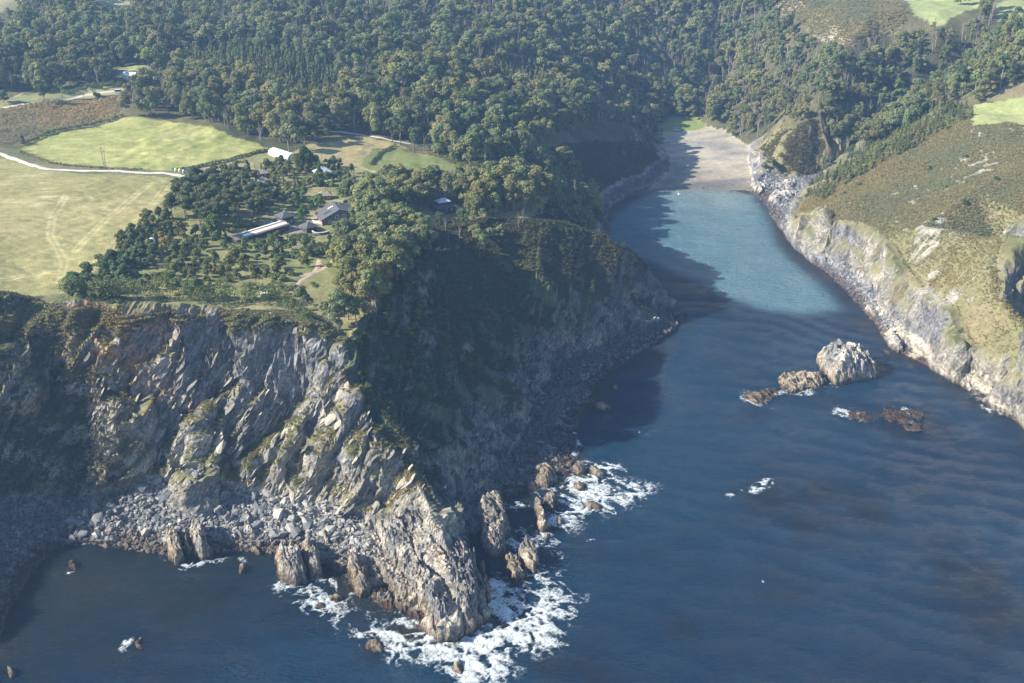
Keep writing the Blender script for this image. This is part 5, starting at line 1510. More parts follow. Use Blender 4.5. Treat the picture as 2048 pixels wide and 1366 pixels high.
e = root('domed_hut', 'small white domed hut among dark trees at the tan field edge', 'hut', 304, 488, 0, clear=3)
link('drum', tubes('drum', [[(0, 0, -.5, 1.5), (0, 0, 1.6, 1.5)]], WHITE, 14), e)
link('dome', tubes('dome', [[(0, 0, 1.6 + 1.4 * math.sin(a), 1.62 * math.cos(a)) for a in (0, .4, .8, 1.2, 1.5)]], WHITE, 14), e)
MB().box(-.4, .4, -1.56, -1.44, 0, 1.5).build('door', WOOD, e)
link('mast', tubes('mast', [[(1.2, 0, 2.2, .06), (1.2, 0, 4.6, .04)]], WHITE, 5), e)

e = root('garden_wall', 'long pale garden wall among the bushes between the houses', 'wall', 589, 392, -28, clear=3)
MB().box(-5.6, 5.6, -.3, .3, -1, 1.5).build('masonry', STONEW, e); MB().box(-5.7, 5.7, -.42, .42, 1.503, 1.7).build('coping', WHITE, e)
e = root('terrace_wall', 'curved grey retaining wall with a pale rim in front of the low pavilion', 'wall', 641, 468, 0, clear=5)
outer, rim = MB(), MB()
for q in range(10):
    a0, a1 = math.pi * (1.05 + .09 * q), math.pi * (1.05 + .09 * (q + 1))
    f = lambda a, r_, z: (r_ * math.cos(a), r_ * math.sin(a) + 1.5, z)
    outer.quad(f(a0, 4.2, -1.5), f(a1, 4.2, -1.5), f(a1, 4.2, 1.4), f(a0, 4.2, 1.4)); outer.quad(f(a1, 3.8, -1.5), f(a0, 3.8, -1.5), f(a0, 3.8, 1.4), f(a1, 3.8, 1.4))
    rim.slab([f(a0, 4.3, 1.55), f(a1, 4.3, 1.55), f(a1, 3.7, 1.55), f(a0, 3.7, 1.55)], .147)
outer.build('masonry', SLATEWALL, e); rim.build('coping', STONEW, e)

# the table at the cliff edge with its awning and people
e = root('awning', 'white canvas awning on four posts beside the cliff hedge', 'awning', 530, 595, 12, clear=4)
MB().slab([(-1.7, -1.5, 2.2), (1.7, -1.5, 2.2), (1.7, 0, 2.7), (-1.7, 0, 2.7)], .05).slab([(-1.7, 0, 2.7), (1.7, 0, 2.7), (1.7, 1.5, 2.2), (-1.7, 1.5, 2.2)], .05).build('canvas', WHITE, e)
for sx_ in (-1, 1):
    for sy_ in (-1, 1): link('post', tubes('post', [[(sx_ * 1.6, sy_ * 1.4, -.3, .05), (sx_ * 1.6, sy_ * 1.4, 2.3, .05)]], METAL, 6), e)
tb = root('picnic_table', 'wooden picnic table with benches beside the white awning', 'table', 545, 596, 10, clear=5)
for q in range(4): MB().box(-1.2, 1.2, -.42 + q * .215, -.42 + q * .215 + .2, .72, .77).build('plank', WOOD, tb)
for sy_ in (-1, 1):
    MB().box(-1.2, 1.2, sy_ * .8 - .14, sy_ * .8 + .14, .42, .47).build('bench', WOOD, tb)
    for sx_ in (-1, 1): MB().box(sx_ * .9 - .05, sx_ * .9 + .05, *sorted((sy_ * .25, sy_ * .85)), -.2, .419 if True else .7).build('leg', WOOD, tb)

SKIN = simple_mat('skin', (.45, .28, .20), .6, .05)
def person(label, u, v, yaw, shirt, pants, sitting=False, at=None, dz=0.0):
    e = root('person', label, 'person', u, v, yaw, at=at, dz=dz)
    def body(name, J, E, mat, par, lvl=1):
        me = bpy.data.meshes.new(name); me.from_pydata([j[:3] for j in J], E, []); me.materials.append(mat)
        o = link(name, me, par)
        sm = o.modifiers.new('skin', 'SKIN'); sm.use_smooth_shade = True
        for i, j in enumerate(J):
            me.skin_vertices[0].data[i].radius = (j[3], j[3] * (j[4] if len(j) > 4 else 1))
        me.skin_vertices[0].data[0].use_root = True
        ss = o.modifiers.new('round', 'SUBSURF'); ss.levels = lvl; ss.render_levels = lvl
        return o
    if sitting:
        hz_ = .52; kn = [(s * .12, -.42, .50) for s in (-1, 1)]; ft = [(s * .12, -.46, .06) for s in (-1, 1)]; hips = (0, 0, hz_)
    else:
        hz_ = .92; kn = [(s * .10, -.03, .48) for s in (-1, 1)]; ft = [(s * .11, 0, .06) for s in (-1, 1)]; hips = (0, 0, hz_)
    J = [(*hips, .15, .75)]
    E = []
    def add(p, prev): J.append(p); E.append((prev, len(J) - 1)); return len(J) - 1
    ch = add((0, -.02, hz_ + .28, .16, .65), 0); sh = add((0, 0, hz_ + .48, .13, .6), ch); nk = add((0, -.01, hz_ + .58, .055), sh); hd = add((0, -.03, hz_ + .70, .095), nk); add((0, -.02, hz_ + .80, .085), hd)
    for q, s in enumerate((-1, 1)):
        a = add((s * .19, 0, hz_ + .46, .055), sh); b = add((s * .24, -.05, hz_ + .20, .045), a); c_ = add((s * .20, -.25, hz_ + .10, .035), b); add((s * .18, -.33, hz_ + .10, .03), c_)
        h_ = add((s * .10, 0, hz_ - .04, .09), 0); k1 = add((*kn[q], .065), h_); f1 = add((*ft[q], .045), k1); add((ft[q][0], ft[q][1] - .16, .04, .035), f1)
    body('body', J, E, SKIN, e)
    sj = [(0, 0, hz_ + .02, .165, .8), (0, -.02, hz_ + .28, .185, .7), (0, 0, hz_ + .49, .14, .65), (-.2, 0, hz_ + .47, .072), (.2, 0, hz_ + .47, .072), (-.24, -.05, hz_ + .24, .062), (.24, -.05, hz_ + .24, .062)]
    body('shirt', sj, [(0, 1), (1, 2), (2, 3), (2, 4), (3, 5), (4, 6)], simple_mat('shirt', shirt, .8, .05), e)
    tj = [(0, 0, hz_ - .02, .165, .8)] + [(s * .10, 0, hz_ - .06, .10) for s in (-1, 1)] + [(*kn[q], .08) for q in (0, 1)] + [(ft[q][0], ft[q][1], .14, .06) for q in (0, 1)]
    body('trousers', tj, [(0, 1), (0, 2), (1, 3), (2, 4), (3, 5), (4, 6)], simple_mat('trousers', pants, .85, .05), e)
    body('hair', [(0, .02, hz_ + .74, .095), (0, .01, hz_ + .82, .085)], [(0, 1)], simple_mat('hair', (.04, .03, .02), .7, .05), e)
    return e
tx, ty = tb.location.x, tb.location.y
def seat(dx, dy, yaw, *a, **kw):
    c_, s_ = math.cos(R(10)), math.sin(R(10))
    return person(*a[:1], 0, 0, yaw, *a[1:], sitting=True, at=(tx + dx * c_ - dy * s_, ty + dx * s_ + dy * c_), **kw)
seat(-.55, .8, 10, 'person in white seated at the picnic table, nearest the awning', (.75, .75, .74), (.12, .13, .18))
seat(.45, .8, 10, 'person in black seated on the far bench of the picnic table', (.03, .03, .035), (.05, .05, .06))
seat(.1, -.8, 190, 'person in dark clothes seated with back to the sea at the picnic table', (.04, .045, .06), (.04, .04, .05))
person('person in a white shirt standing at the right end of the picnic table', 556, 596, 60, (.75, .74, .72), (.10, .10, .14))
person('person in pale clothes standing alone on the scrub at the cliff edge', 541, 632, 170, (.78, .78, .75), (.70, .68, .62))

e = root('beach_shelter', 'small dark shelter with a flat roof on the lawn above the beach', 'shelter', 1326, 244, 20, clear=5)
MB().slab([(-3.6, -1.5, 2.6), (3.6, -1.5, 2.6), (3.6, 1.5, 3.1), (-3.6, 1.5, 3.1)], .2).build('roof', SLATE, e)
for sx_ in (-1, 0, 1):
    for sy_ in (-1, 1): MB().box(sx_ * 3.2 - .12, sx_ * 3.2 + .12, sy_ * 1.2 - .12, sy_ * 1.2 + .12, -.4, 2.45).build('post', WOOD, e)
MB().box(-3.0, 3.0, -.3, .3, .42, .5).build('bench', WOOD, e)

def gull(label, u, v, yaw, z=None):
    e = root('gull', label, 'gull', u, v, yaw, at=P(u, v, 0)[:2])
    e.location.z = .35 if z is None else z
    link('body', tubes('body', [[(-.35, 0, .05, .03), (-.15, 0, .05, .12), (.1, 0, .08, .13), (.24, 0, .2, .07), (.30, 0, .24, .07), (.36, 0, .23, .02)]], WHITE, 8), e)
    for s in (-1, 1): MB().slab([(.12, s * .06, .14), (.02, s * .55, .26), (-.12, s * .95, .20), (-.10, s * .5, .22), (-.12, s * .06, .14)] if s > 0 else [(-.12, -.06, .14), (-.10, -.5, .22), (-.12, -.95, .20), (.02, -.55, .26), (.12, -.06, .14)], .03).build('wing', METAL, e)
gull('white gull flying low over the open dark water', 1525, 1171, 20, 1.5)
gull('white gull low over the cove near the stony right shore', 1516, 412, 80, 1.2)

# ------------------------------------------------------------------ plants: planting
H_LAB = {
    'eucalyptus': 'tall eucalyptus in the big crowd of trees climbing the slope behind the meadow',
    'pine': 'dark pine in the big crowd of trees climbing the slope behind the meadow',
    'broad': 'rounded leafy tree in the big crowd of trees climbing the slope behind the meadow',
    'spreading': 'spreading leafy tree in the big crowd of trees climbing the slope behind the meadow',
    'young': 'young pointed tree in the plantation among the big woods',
}
PLANTATION = wp_([(330, 125), (400, 108), (520, 100), (640, 130), (700, 170), (640, 235), (560, 200), (430, 160)])
PLANT2 = wp_([(960, 140), (1080, 140), (1090, 185), (1000, 180)])
YOUNGRIDGE = wp_([(1612, 398), (1650, 352), (1740, 300), (1850, 235), (1925, 205), (1950, 235), (1870, 275), (1760, 330), (1690, 372), (1640, 405)])
VALLEY = wp_([(1600, 385), (1720, 285), (1800, 235), (1890, 180), (1960, 120), (1900, 90), (1800, 120), (1700, 200), (1640, 300)])
BARE_BEHIND = [wp_([(1520, 300), (1545, 262), (1590, 262), (1640, 238), (1668, 282), (1625, 345), (1580, 352), (1548, 338)])]
OPEN = [wp_(q) for q in ([(1490, -20), (1590, 62), (1640, 112), (1690, 165), (1724, 132), (1716, 98), (1805, 88), (1835, 60), (1800, -20)], [(1795, -20), (1822, 52), (1885, 80), (1955, 46), (2005, -20)], [(1975, -10), (1990, 72), (2060, 62), (2120, 0)],
    [(-60, -24), (62, -24), (38, 58), (-60, 62)], [(162, -24), (288, -24), (248, 46), (182, 44)], [(320, 108), (400, 100), (390, 140), (330, 145)])]
# 1 the crest trees of the headland
CREST = [(672, 700), (700, 690), (770, 610), (815, 560), (850, 508), (835, 480), (800, 470), (790, 440), (840, 420), (870, 425), (905, 430), (960, 440), (1060, 434), (1140, 434), (1190, 450), (1205, 440), (1180, 400), (1120, 372), (1060, 362), (1000, 380), (900, 390), (850, 388), (790, 392), (745, 385), (735, 410), (730, 450), (712, 485), (690, 510), (678, 560), (690, 610), (660, 650)]
plant(CREST, (('spreading', .75), ('eucalyptus', .2), ('broad', .05)), 6.2, 12, 17.5,
      {'spreading': 'rounded leafy tree of the headland crest', 'eucalyptus': 'upright eucalyptus of the headland crest', 'broad': 'small round tree of the headland crest'}, 'trees along the headland crest')
# 2 pine grove
plant([(352, 395), (420, 372), (485, 385), (535, 410), (540, 440), (470, 455), (400, 462), (345, 440), (330, 425)], (('pine', 1),), 6.2, 10, 13, 'bare trunked pine in the grove between the tan field and the shed', 'pines of the grove by the shed')
plant([(372, 362), (470, 350), (500, 372), (420, 378), (360, 392)], (('pine', .8), ('broad', .2)), 6.0, 9, 12, {'pine': 'pine at the back of the grove near the end of the lane', 'broad': 'round tree at the back of the grove near the end of the lane'}, 'trees behind the pine grove')
# 3 trees along the tan field edge
plant([(128, 600), (135, 575), (190, 540), (245, 485), (300, 430), (345, 440), (350, 470), (300, 500), (262, 530), (250, 580), (200, 604)], (('broad', .8), ('shrub', .2)), 4.6, 6, 9, {'broad': 'dark dense tree in the belt along the tan field edge', 'shrub': 'dark shrub in the belt along the tan field edge'}, 'dark trees along the field edge')
# 4 garden of small trees
plant([(250, 590), (265, 530), (310, 500), (370, 470), (470, 462), (480, 490), (600, 470), (655, 480), (650, 520), (600, 560), (520, 578), (400, 590)], (('broad', .45), ('shrub', .45), ('young', .1)), 5.2, 5.5, 9.5,
      {'broad': 'small round tree standing on the garden grass', 'shrub': 'low shrub standing on the garden grass', 'young': 'small pointed tree standing on the garden grass'}, 'garden trees', .62)
# 5 among the houses
plant([(480, 340), (560, 320), (640, 318), (700, 340), (720, 365), (690, 395), (630, 380), (600, 402), (640, 412), (610, 430), (590, 420), (545, 402), (500, 385)], (('broad', .6), ('shrub', .25), ('young', .15)), 5.2, 5, 9,
      {'broad': 'leafy tree among the small houses behind the main house', 'shrub': 'bush among the small houses behind the main house', 'young': 'slim tree among the small houses behind the main house'}, 'trees among the houses', .9)
plant([(690, 405), (715, 392), (760, 385), (840, 385), (850, 410), (780, 440), (730, 440)], (('spreading', .8), ('broad', .2)), 6.2, 11, 15, {'spreading': 'broad crowned tree between the main house and the headland house', 'broad': 'round tree between the main house and the headland house'}, 'trees between the two big houses')
plant([(655, 488), (715, 478), (720, 500), (680, 512), (650, 505)], (('broad', 1),), 5, 5, 8, 'bushy tree in front of the main house gable', 'bushy trees before the gable')
# 6 flank pines
plant([(850, 470), (900, 432), (960, 440), (1060, 445), (1130, 445), (1070, 500), (1000, 520), (900, 500)], (('pine', .6), ('spreading', .4)), 7.5, 7, 11, {'pine': 'thin pine on the shaded slope below the headland house', 'spreading': 'pale tree on the shaded slope below the headland house'}, 'trees on the shaded slope', .7)
# 7 dark scrub trees on the nose flank
plant([(700, 690), (770, 620), (830, 545), (870, 560), (850, 640), (830, 740), (800, 800), (740, 800), (712, 760)], (('broad', .5), ('shrub', .5)), 4.2, 3.5, 6.5, {'broad': 'dark low tree in the thicket on the shaded side of the nose', 'shrub': 'dark bush in the thicket on the shaded side of the nose'}, 'thicket on the shaded nose', .95)
# 8 north slope of the headland
plant([(1060, 330), (1150, 330), (1200, 390), (1215, 430), (1190, 445), (1120, 400)], (('spreading', .8), ('pine', .2)), 6.5, 7, 11, {'spreading': 'grey green tree on the slope dropping to the cove', 'pine': 'pine on the slope dropping to the cove'}, 'trees on the slope dropping to the cove', .9, zones=(FOREST, LAWN))
# 9 woods on the rest
BIG = [(-700, 640, 0), (-700, 1350, 0), (800, 1350, 0), (800, 640, 0), (250, 640, 0), (60, 640, 0), (-60, 610, 0), (-110, 630, 0), (-300, 640, 0)]
gardenW = wp_(GARDEN_PX)
plant(BIG, (('eucalyptus', .55), ('pine', .22), ('spreading', .23)), 8.0, 8.5, 21, H_LAB, 'woods behind the meadow', zones=(FOREST,), exclude=[wp_([(-160, 195), (235, 178), (262, 190), (252, 235), (345, 232), (430, 250), (565, 296), (540, 312), (350, 350), (40, 318), (-160, 330)]), PLANTATION, PLANT2, YOUNGRIDGE, VALLEY, gardenW] + BARE_BEHIND + OPEN + [wp_([(1050, 300), (1130, 268), (1345, 232), (1350, 345), (1290, 382), (1210, 434), (1130, 350), (1060, 332)])], world=True)
plant(PLANTATION, (('young', 1),), 4.6, 12, 16, H_LAB, 'young plantation', zones=(FOREST,), exclude=[], world=True)
plant(PLANT2, (('young', 1),), 4.6, 13, 17, 'young pointed tree in the small plantation above the wood edge', 'small plantation', zones=(FOREST,), world=True)
plant(YOUNGRIDGE, (('young', .55), ('shrub', .45)), 3.1, 6.5, 10.5, {'young': 'bright young tree in the belt between the heath and the dark valley', 'shrub': 'bright bush in the belt between the heath and the dark valley'}, 'young belt beside the heath', world=True, tint=(1.25, 1.3, 1.1, 1))
plant(VALLEY, (('eucalyptus', .8), ('pine', .2)), 7.0, 10, 15, {'eucalyptus': 'eucalyptus in the shaded valley behind the right headland', 'pine': 'pine in the shaded valley behind the right headland'}, 'trees of the shaded valley', zones=(FOREST,), world=True)
plant([(1310, 262), (1250, 300), (1230, 330), (1290, 330), (1330, 300)], (('pine', .7), ('spreading', .3)), 6.0, 8, 12, {'pine': 'dark pine overhanging the shaded left side of the beach', 'spreading': 'leafy tree overhanging the shaded left side of the beach'}, 'trees over the left side of the beach', .8)

plant([(1090, 262), (1180, 205), (1320, 190), (1480, 215), (1520, 255), (1420, 232), (1300, 226), (1200, 255)], (('broad', .7), ('spreading', .3)), 9, 8, 13, {'broad': 'brownish autumn tree in the valley woods behind the beach', 'spreading': 'brownish spreading tree in the valley woods behind the beach'}, 'autumn trees behind the beach', .6, (FOREST,), (1.75, 1.25, 1.2, 1))
ONES = [
    ('spreading', 300, 152, 21, 'huge rounded tree beside the barn at the forest edge', (.8, .95, .8, 1), 1.1), ('pine', 90, 206, 13, 'umbrella pine standing alone beside the pale track', (1, 1, 1, 1), 1.25), ('pine', 125, 196, 14, 'slim umbrella pine right of the lone one by the track', (1, 1, 1, 1), .8),
    ('shrub', 192, 194, 5, 'dark round bush on the bank below the track', (.8, .9, .8, 1), 1.0), ('broad', 8, 206, 9, 'dark round bush at the edge of the track, far left', (.8, .9, .9, 1), 1.2), ('broad', 46, 288, 5.5, 'small dark tree at the upper corner of the meadow', (.8, .9, .8, 1), .8), ('broad', 168, 254, 6, 'brownish half bare bush on the meadow hedge', (2.0, 1.3, 1.2, 1), .7),
    ('broad', 425, 482, 13, 'very dark broad tree at the front of the pine grove', (.7, .85, .65, 1), 1.1), ('broad', 330, 500, 9, 'brownish rounded tree left of the dark broad tree', (2.1, 1.4, 1.3, 1), 1.0), ('broad', 360, 475, 8.5, 'larger brownish tree beside the dark broad tree', (1.8, 1.3, 1.2, 1), 1.1),
    ('broad', 612, 345, 15, 'tall dark round tree behind the small houses', (.6, .75, .6, 1), 1.0), ('young', 640, 372, 12, 'dark pointed cypress beside the brick cottage', (.55, .75, .55, 1), 1.3), ('broad', 606, 440, 8, 'dark round tree between the pavilion and the main house', (.75, .95, .75, 1), .9), ('broad', 638, 417, 8, 'dark glossy tree at the back corner of the main house', (.8, 1.0, .8, 1), 1.2),
    ('spreading', 600, 618, 9.5, 'broad loose crowned tree beside the cliff table', (1.0, 1.05, 1.0, 1), 1.0), ('broad', 395, 600, 10, 'tall dark tree rising over the cliff hedge', (.7, .85, .7, 1), 1.1), ('broad', 345, 585, 9, 'dark tree left of the tallest one over the cliff hedge', (.75, .85, .7, 1), 1.1), ('broad', 150, 585, 9, 'dark tree at the left end of the cliff hedge', (.7, .85, .75, 1), 1.2), ('broad', 190, 598, 8, 'second dark tree from the left end of the cliff hedge', (.7, .85, .75, 1), 1.1),
    ('pine', 968, 512, 11, 'lone pale trunked pine on the dark slope above the cliff', (1.5, 1.6, 1.3, 1), .9), ('pine', 928, 455, 10, 'wide topped pine right below the headland house', (1.4, 1.5, 1.2, 1), 1.1), ('pine', 1247, 502, 5, 'little wind bent pine on the skyline of the headland ridge', (.8, .8, .8, 1), .8), ('young', 985, 395, 10, 'pale slim tree beside the outbuilding', (1.1, 1.2, 1.0, 1), 1.0),
    ('eucalyptus', 985, 292, 21, 'tall pale eucalyptus standing in front of the wood edge', (1.15, 1.15, 1.1, 1), .9), ('eucalyptus', 998, 294, 19, 'second tall eucalyptus in front of the wood edge, right of the paler one', (1.05, 1.05, 1, 1), .9), ('pine', 1430, 220, 17, 'pointed dark conifer at the head of the beach valley', (.9, 1.1, .9, 1), .9),
    ('young', 1825, 230, 17, 'pointed conifer above the young belt near the right field', (.8, .9, .8, 1), 1.4), ('young', 1790, 205, 19, 'taller pointed conifer in the shaded valley', (.85, .9, .75, 1), 1.5), ('broad', 2020, 168, 8, 'dark round tree at the top edge of the right field', (.7, .85, .75, 1), 1.2), ('broad', 1900, 222, 7, 'grey bush at the left corner of the right field', (1, 1, 1, 1), 1.2),
    ('broad', 1920, 10, 13, 'big round tree between the two top right fields', (.7, .8, .7, 1), 1.3),
]
for kd, u, v, h, lb, tn, wd in ONES:
    x, y, _ = ray_hit(u, v, ZT)
    put_tree(kd, x, y, h, lb, None, tn, wd)
# scattered dark bushes on the heath
for u, v in ((1752, 268), (1800, 290), (1845, 288), (1932, 318), (1860, 335), (1895, 372), (1765, 352), (1690, 388), (1930, 404), (1985, 360), (1720, 372), (1870, 440), (1998, 420)):
    x, y, _ = ray_hit(u + random.uniform(-5, 5), v + random.uniform(-5, 5), ZT)
    put_tree('shrub', x, y, random.uniform(2.2, 3.6), 'dark rounded bush dotted over the brown heath of the right headland', 'bushes dotted over the heath', (.75, .95, .9, 1), 1.2)
# leafless tree on the nose
e = root('bare_tree', 'leafless pale tree on the grassy nose above the cliff', 'bare tree', 676, 668)
br = [[(0, 0, -.5, .22), (.2, 0, 2.2, .16), (.1, .1, 4.2, .1), (.5, 0, 7.4, .03)]]
for q in range(12):
    a, z0 = random.uniform(0, 6.28), random.uniform(1.8, 4.8); l_ = random.uniform(1.6, 3.2)
    br.append([(.1, 0, z0, .07), (.1 + l_ * .5 * math.cos(a), l_ * .5 * math.sin(a), z0 + l_ * .5, .05), (.1 + l_ * .8 * math.cos(a + .3), l_ * .8 * math.sin(a + .3), z0 + l_ * 1.15, .02)])
link('trunk', tubes('trunk', [br[0]], PALEBARK, 6), e); link('branches', tubes('branches', br[1:], PALEBARK, 4), e)
# clipped yellow bush
e = root('topiary_bush', 'clipped bright yellow green bush at the end of the long shed', 'bush', 493, 472, 20)
link('foliage', leaf_cloud('foliage', [(0, 0, 1.2, 1.3, 1.3, 1.3), (0, 0, 2.0, 1.1, 1.1, .9)], 500, .2, leaf_mat('yellow_leaves', (.36, .38, .10), (.45, .46, .16)), 5), e)
link('stem', tubes('stem', [[(0, 0, -.4, .12), (0, 0, 1.4, .08)]], BARK, 5), e)

# hedges
def hedge(name, label, px, h, w, mat, per=22, size=.26, cat='hedge', seed=3):
    pts = [np.array(ray_hit(u, v, ZT)) for u, v in px]
    cl = []; r = random.Random(seed)
    for a, b in zip(pts, pts[1:]):
        L = np.linalg.norm((b - a)[:2]); n = max(1, int(L / (w * .55)))
        for t in range(n):
            p = a + (b - a) * (t + r.random()) / n
            s = w * r.uniform(.45, .75); x, y = p[0] + r.uniform(-.35, .35) * w, p[1] + r.uniform(-.35, .35) * w
            cl.append((x, y, (max(gz(x, y), p[2] - 1.0)) + h * r.uniform(.35, .62), s, s, h * r.uniform(.38, .55)))
    c0 = pts[len(pts) // 2]
    cl = [(x - c0[0], y - c0[1], z - c0[2], a, b, c_) for x, y, z, a, b, c_ in cl]
    e = bpy.data.objects.new(name, None); COL.objects.link(e); e.location = c0
    tag(e, label, cat)
    link('foliage', leaf_cloud('foliage', cl, per * len(cl), size, mat, seed), e)
    st = [[(x, y, gz(x + c0[0], y + c0[1]) - c0[2] - .3, .08), (x, y, z, .05)] for x, y, z, *_ in cl[::4]]
    link('stems', tubes('stems', st, BARK, 4), e)
    return e
hedge('hedge', 'thick green hedge running along the top of the sunlit cliff', [(136, 594), (200, 598), (330, 601), (420, 605), (500, 607), (545, 606), (575, 613)], 9.0, 7.0, L_BROAD, 280, .33)
hedge('hedge', 'short hedge between the cliff table and the loose crowned tree', [(560, 612), (590, 628), (625, 640)], 4.4, 4.0, L_BROAD, 150, .27, seed=4)
hedge('hedgerow', 'dark hedgerow along the upper edge of the meadow', [(40, 292), (75, 280), (110, 265), (170, 254), (205, 247), (245, 232)], 2.2, 2.2, L_BROAD, 45, .3, seed=5)
hedge('hedgerow', 'low dark hedge between the meadow and the polytunnel', [(345, 341), (400, 333), (470, 317), (545, 300)], 1.6, 1.6, L_BROAD, 40, .28, seed=6)
hedge('hedgerow', 'low rough hedge between the lane and the meadow', [(40, 303), (100, 327), (200, 336), (285, 340)], 1.1, 1.4, L_GORSE, 30, .26, seed=7)
hedge('hedgerow', 'dark hedge in front of the barn above the dry grass', [(130, 190), (165, 182), (205, 176), (250, 166)], 4.0, 4.2, L_BROAD, 70, .36, seed=8)
hedge('hedgerow', 'dark hedge line splitting the shaded paddock', [(740, 330), (760, 308), (790, 292)], 1.6, 1.5, L_BROAD, 40, .3, seed=9)
hedge('bush_bank', 'clipped looking bushes along the garden bank between the houses', [(545, 398), (575, 408), (610, 420), (640, 410)], 2.6, 3.0, L_YOUNG, 80, .26, cat='bushes', seed=10)

WOOD_PLACES = [
    ('above the bracken field at the upper left', [(-200, -80), (240, -80), (240, 215), (-200, 215)]),
    ('right behind the meadow', [(240, 160), (560, 200), (730, 300), (240, 300)]),
    ('on the slope between the meadow and the plantation', [(240, -80), (700, -80), (700, 210), (560, 205), (240, 165)]),
    ('along the forest road above the shaded paddock', [(690, 170), (1060, 190), (1080, 300), (690, 300)]),
    ('high on the slope above the forest road', [(700, -80), (1060, -80), (1060, 195), (690, 175)]),
    ('on the shaded bank left of the beach', [(1060, 190), (1330, 150), (1330, 380), (1060, 350)]),
    ('on the steep slope straight above the beach lawn', [(1060, -80), (1420, -80), (1420, 260), (1330, 260), (1330, 150), (1060, 190)]),
    ('below the rocky clearing, right of the beach', [(1420, -80), (1690, -80), (1690, 330), (1420, 330)]),
    ('beside the top right fields', [(1690, -80), (2300, -80), (2300, 220), (1690, 330)]),
]
KIND_WORDS = {'eucalyptus': 'eucalyptus', 'pine': 'dark pine', 'broad': 'rounded leafy tree', 'spreading': 'spreading leafy tree', 'young': 'young pointed tree'}
PLACES = {
    'trees along the headland crest': [('above the nose', lambda u, v: v > 560), ('below the main house', lambda u, v: u < 780), ('left of the headland house', lambda u, v: u < 872), ('behind the headland house', lambda u, v: u < 1000), ('at the cove end', lambda u, v: True)],
    'dark trees along the field edge': [('by the cliff hedge', lambda u, v: v > 550), ('below the domed hut', lambda u, v: v > 490), ('beside the pine grove', lambda u, v: True)],
    'garden trees': [('near the cliff hedge', lambda u, v: v > 560), ('near the earth path', lambda u, v: u > 570), ('under the long shed', lambda u, v: v < 510 and u > 440), ('left side', lambda u, v: u < 400), ('in the middle', lambda u, v: True)],
    'pines of the grove by the shed': [('field side', lambda u, v: u < 400), ('lane side', lambda u, v: v < 410), ('shed side', lambda u, v: True)],
    'trees among the houses': [('near the polytunnel', lambda u, v: v < 345), ('near the hip roofed pair', lambda u, v: u < 570), ('near the brick cottage', lambda u, v: True)],
    'young belt beside the heath': [('shore end', lambda u, v: u < 1720), ('middle', lambda u, v: u < 1840), ('field end', lambda u, v: True)],
    'trees of the shaded valley': [('lower end', lambda u, v: u < 1760), ('upper end', lambda u, v: True)],
}
def wood_label(c_):
    u, v = to_px(c_[1], c_[2], gz(c_[1], c_[2]))
    if c_[5] in PLACES:
        for words, cond in PLACES[c_[5]]:
            if cond(u, v): return c_[:4] + (c_[4] + ', ' + words, c_[5] + ', ' + words) + c_[6:]
    if c_[5] != 'woods behind the meadow': return c_
    for words, poly in WOOD_PLACES:
        if bool(in_poly(u, v, poly)):
            return c_[:4] + (KIND_WORDS[c_[0]] + ' in the woods ' + words, 'woods ' + words) + c_[6:]
    return c_
CANDS = [wood_label(c_) for c_ in CANDS]
# individuals for the largest of each kind, the rest as masses
by_kind = {}
for c_ in CANDS: by_kind.setdefault(c_[0], []).append(c_)
LIMIT = {'eucalyptus': 230, 'spreading': 240, 'pine': 190, 'young': 150, 'broad': 260, 'shrub': 170}
MASS = {'eucalyptus': ('eucalyptus_woods', 'far eucalyptus woods covering the hills behind the cove'), 'spreading': ('leafy_woods', 'spreading leafy trees mixed into the far woods'), 'pine': ('pine_woods', 'dark pines mixed into the far woods'), 'young': ('sapling_woods', 'young trees of the far plantations'), 'broad': ('undergrowth', 'small round trees too far to tell apart'), 'shrub': ('undergrowth', 'shrubs too small to tell apart')}
for kd, lst in by_kind.items():
    lst.sort(key=lambda q: -q[7])
    print('TREES', kd, len(lst))
    for (_, x, y, h, lb, gp, tn, _s) in lst[:LIMIT[kd]]:
        hue = random.random()
        t_ = (1 + .25 * (hue - .5), 1, .9 + .2 * random.random(), 1)
        put_tree(kd, x, y, h, lb, gp, t_ if tn is None else tn, random.uniform(.9, 1.15))
    rest = lst[LIMIT[kd]:]
    if rest:
        p = np.array([(q[1], q[2]) for q in rest]); hh_ = np.array([q[3] for q in rest]); n = len(p)
        s = hh_ / MODELS[kd][0][2]
        wd = rng.uniform(.9, 1.25, n)
        scatter(MASS[kd][0], MASS[kd][1], [TREE_SOURCES[kd][i] for i in sorted(TREE_SOURCES[kd])], np.column_stack((p, bilin(ZT, p[:, 0], p[:, 1]) - .3)),
                np.column_stack((rng.uniform(-.05, .05, (n, 2)), rng.uniform(0, 6.28, n))), np.column_stack((s * wd, s * wd, s)))

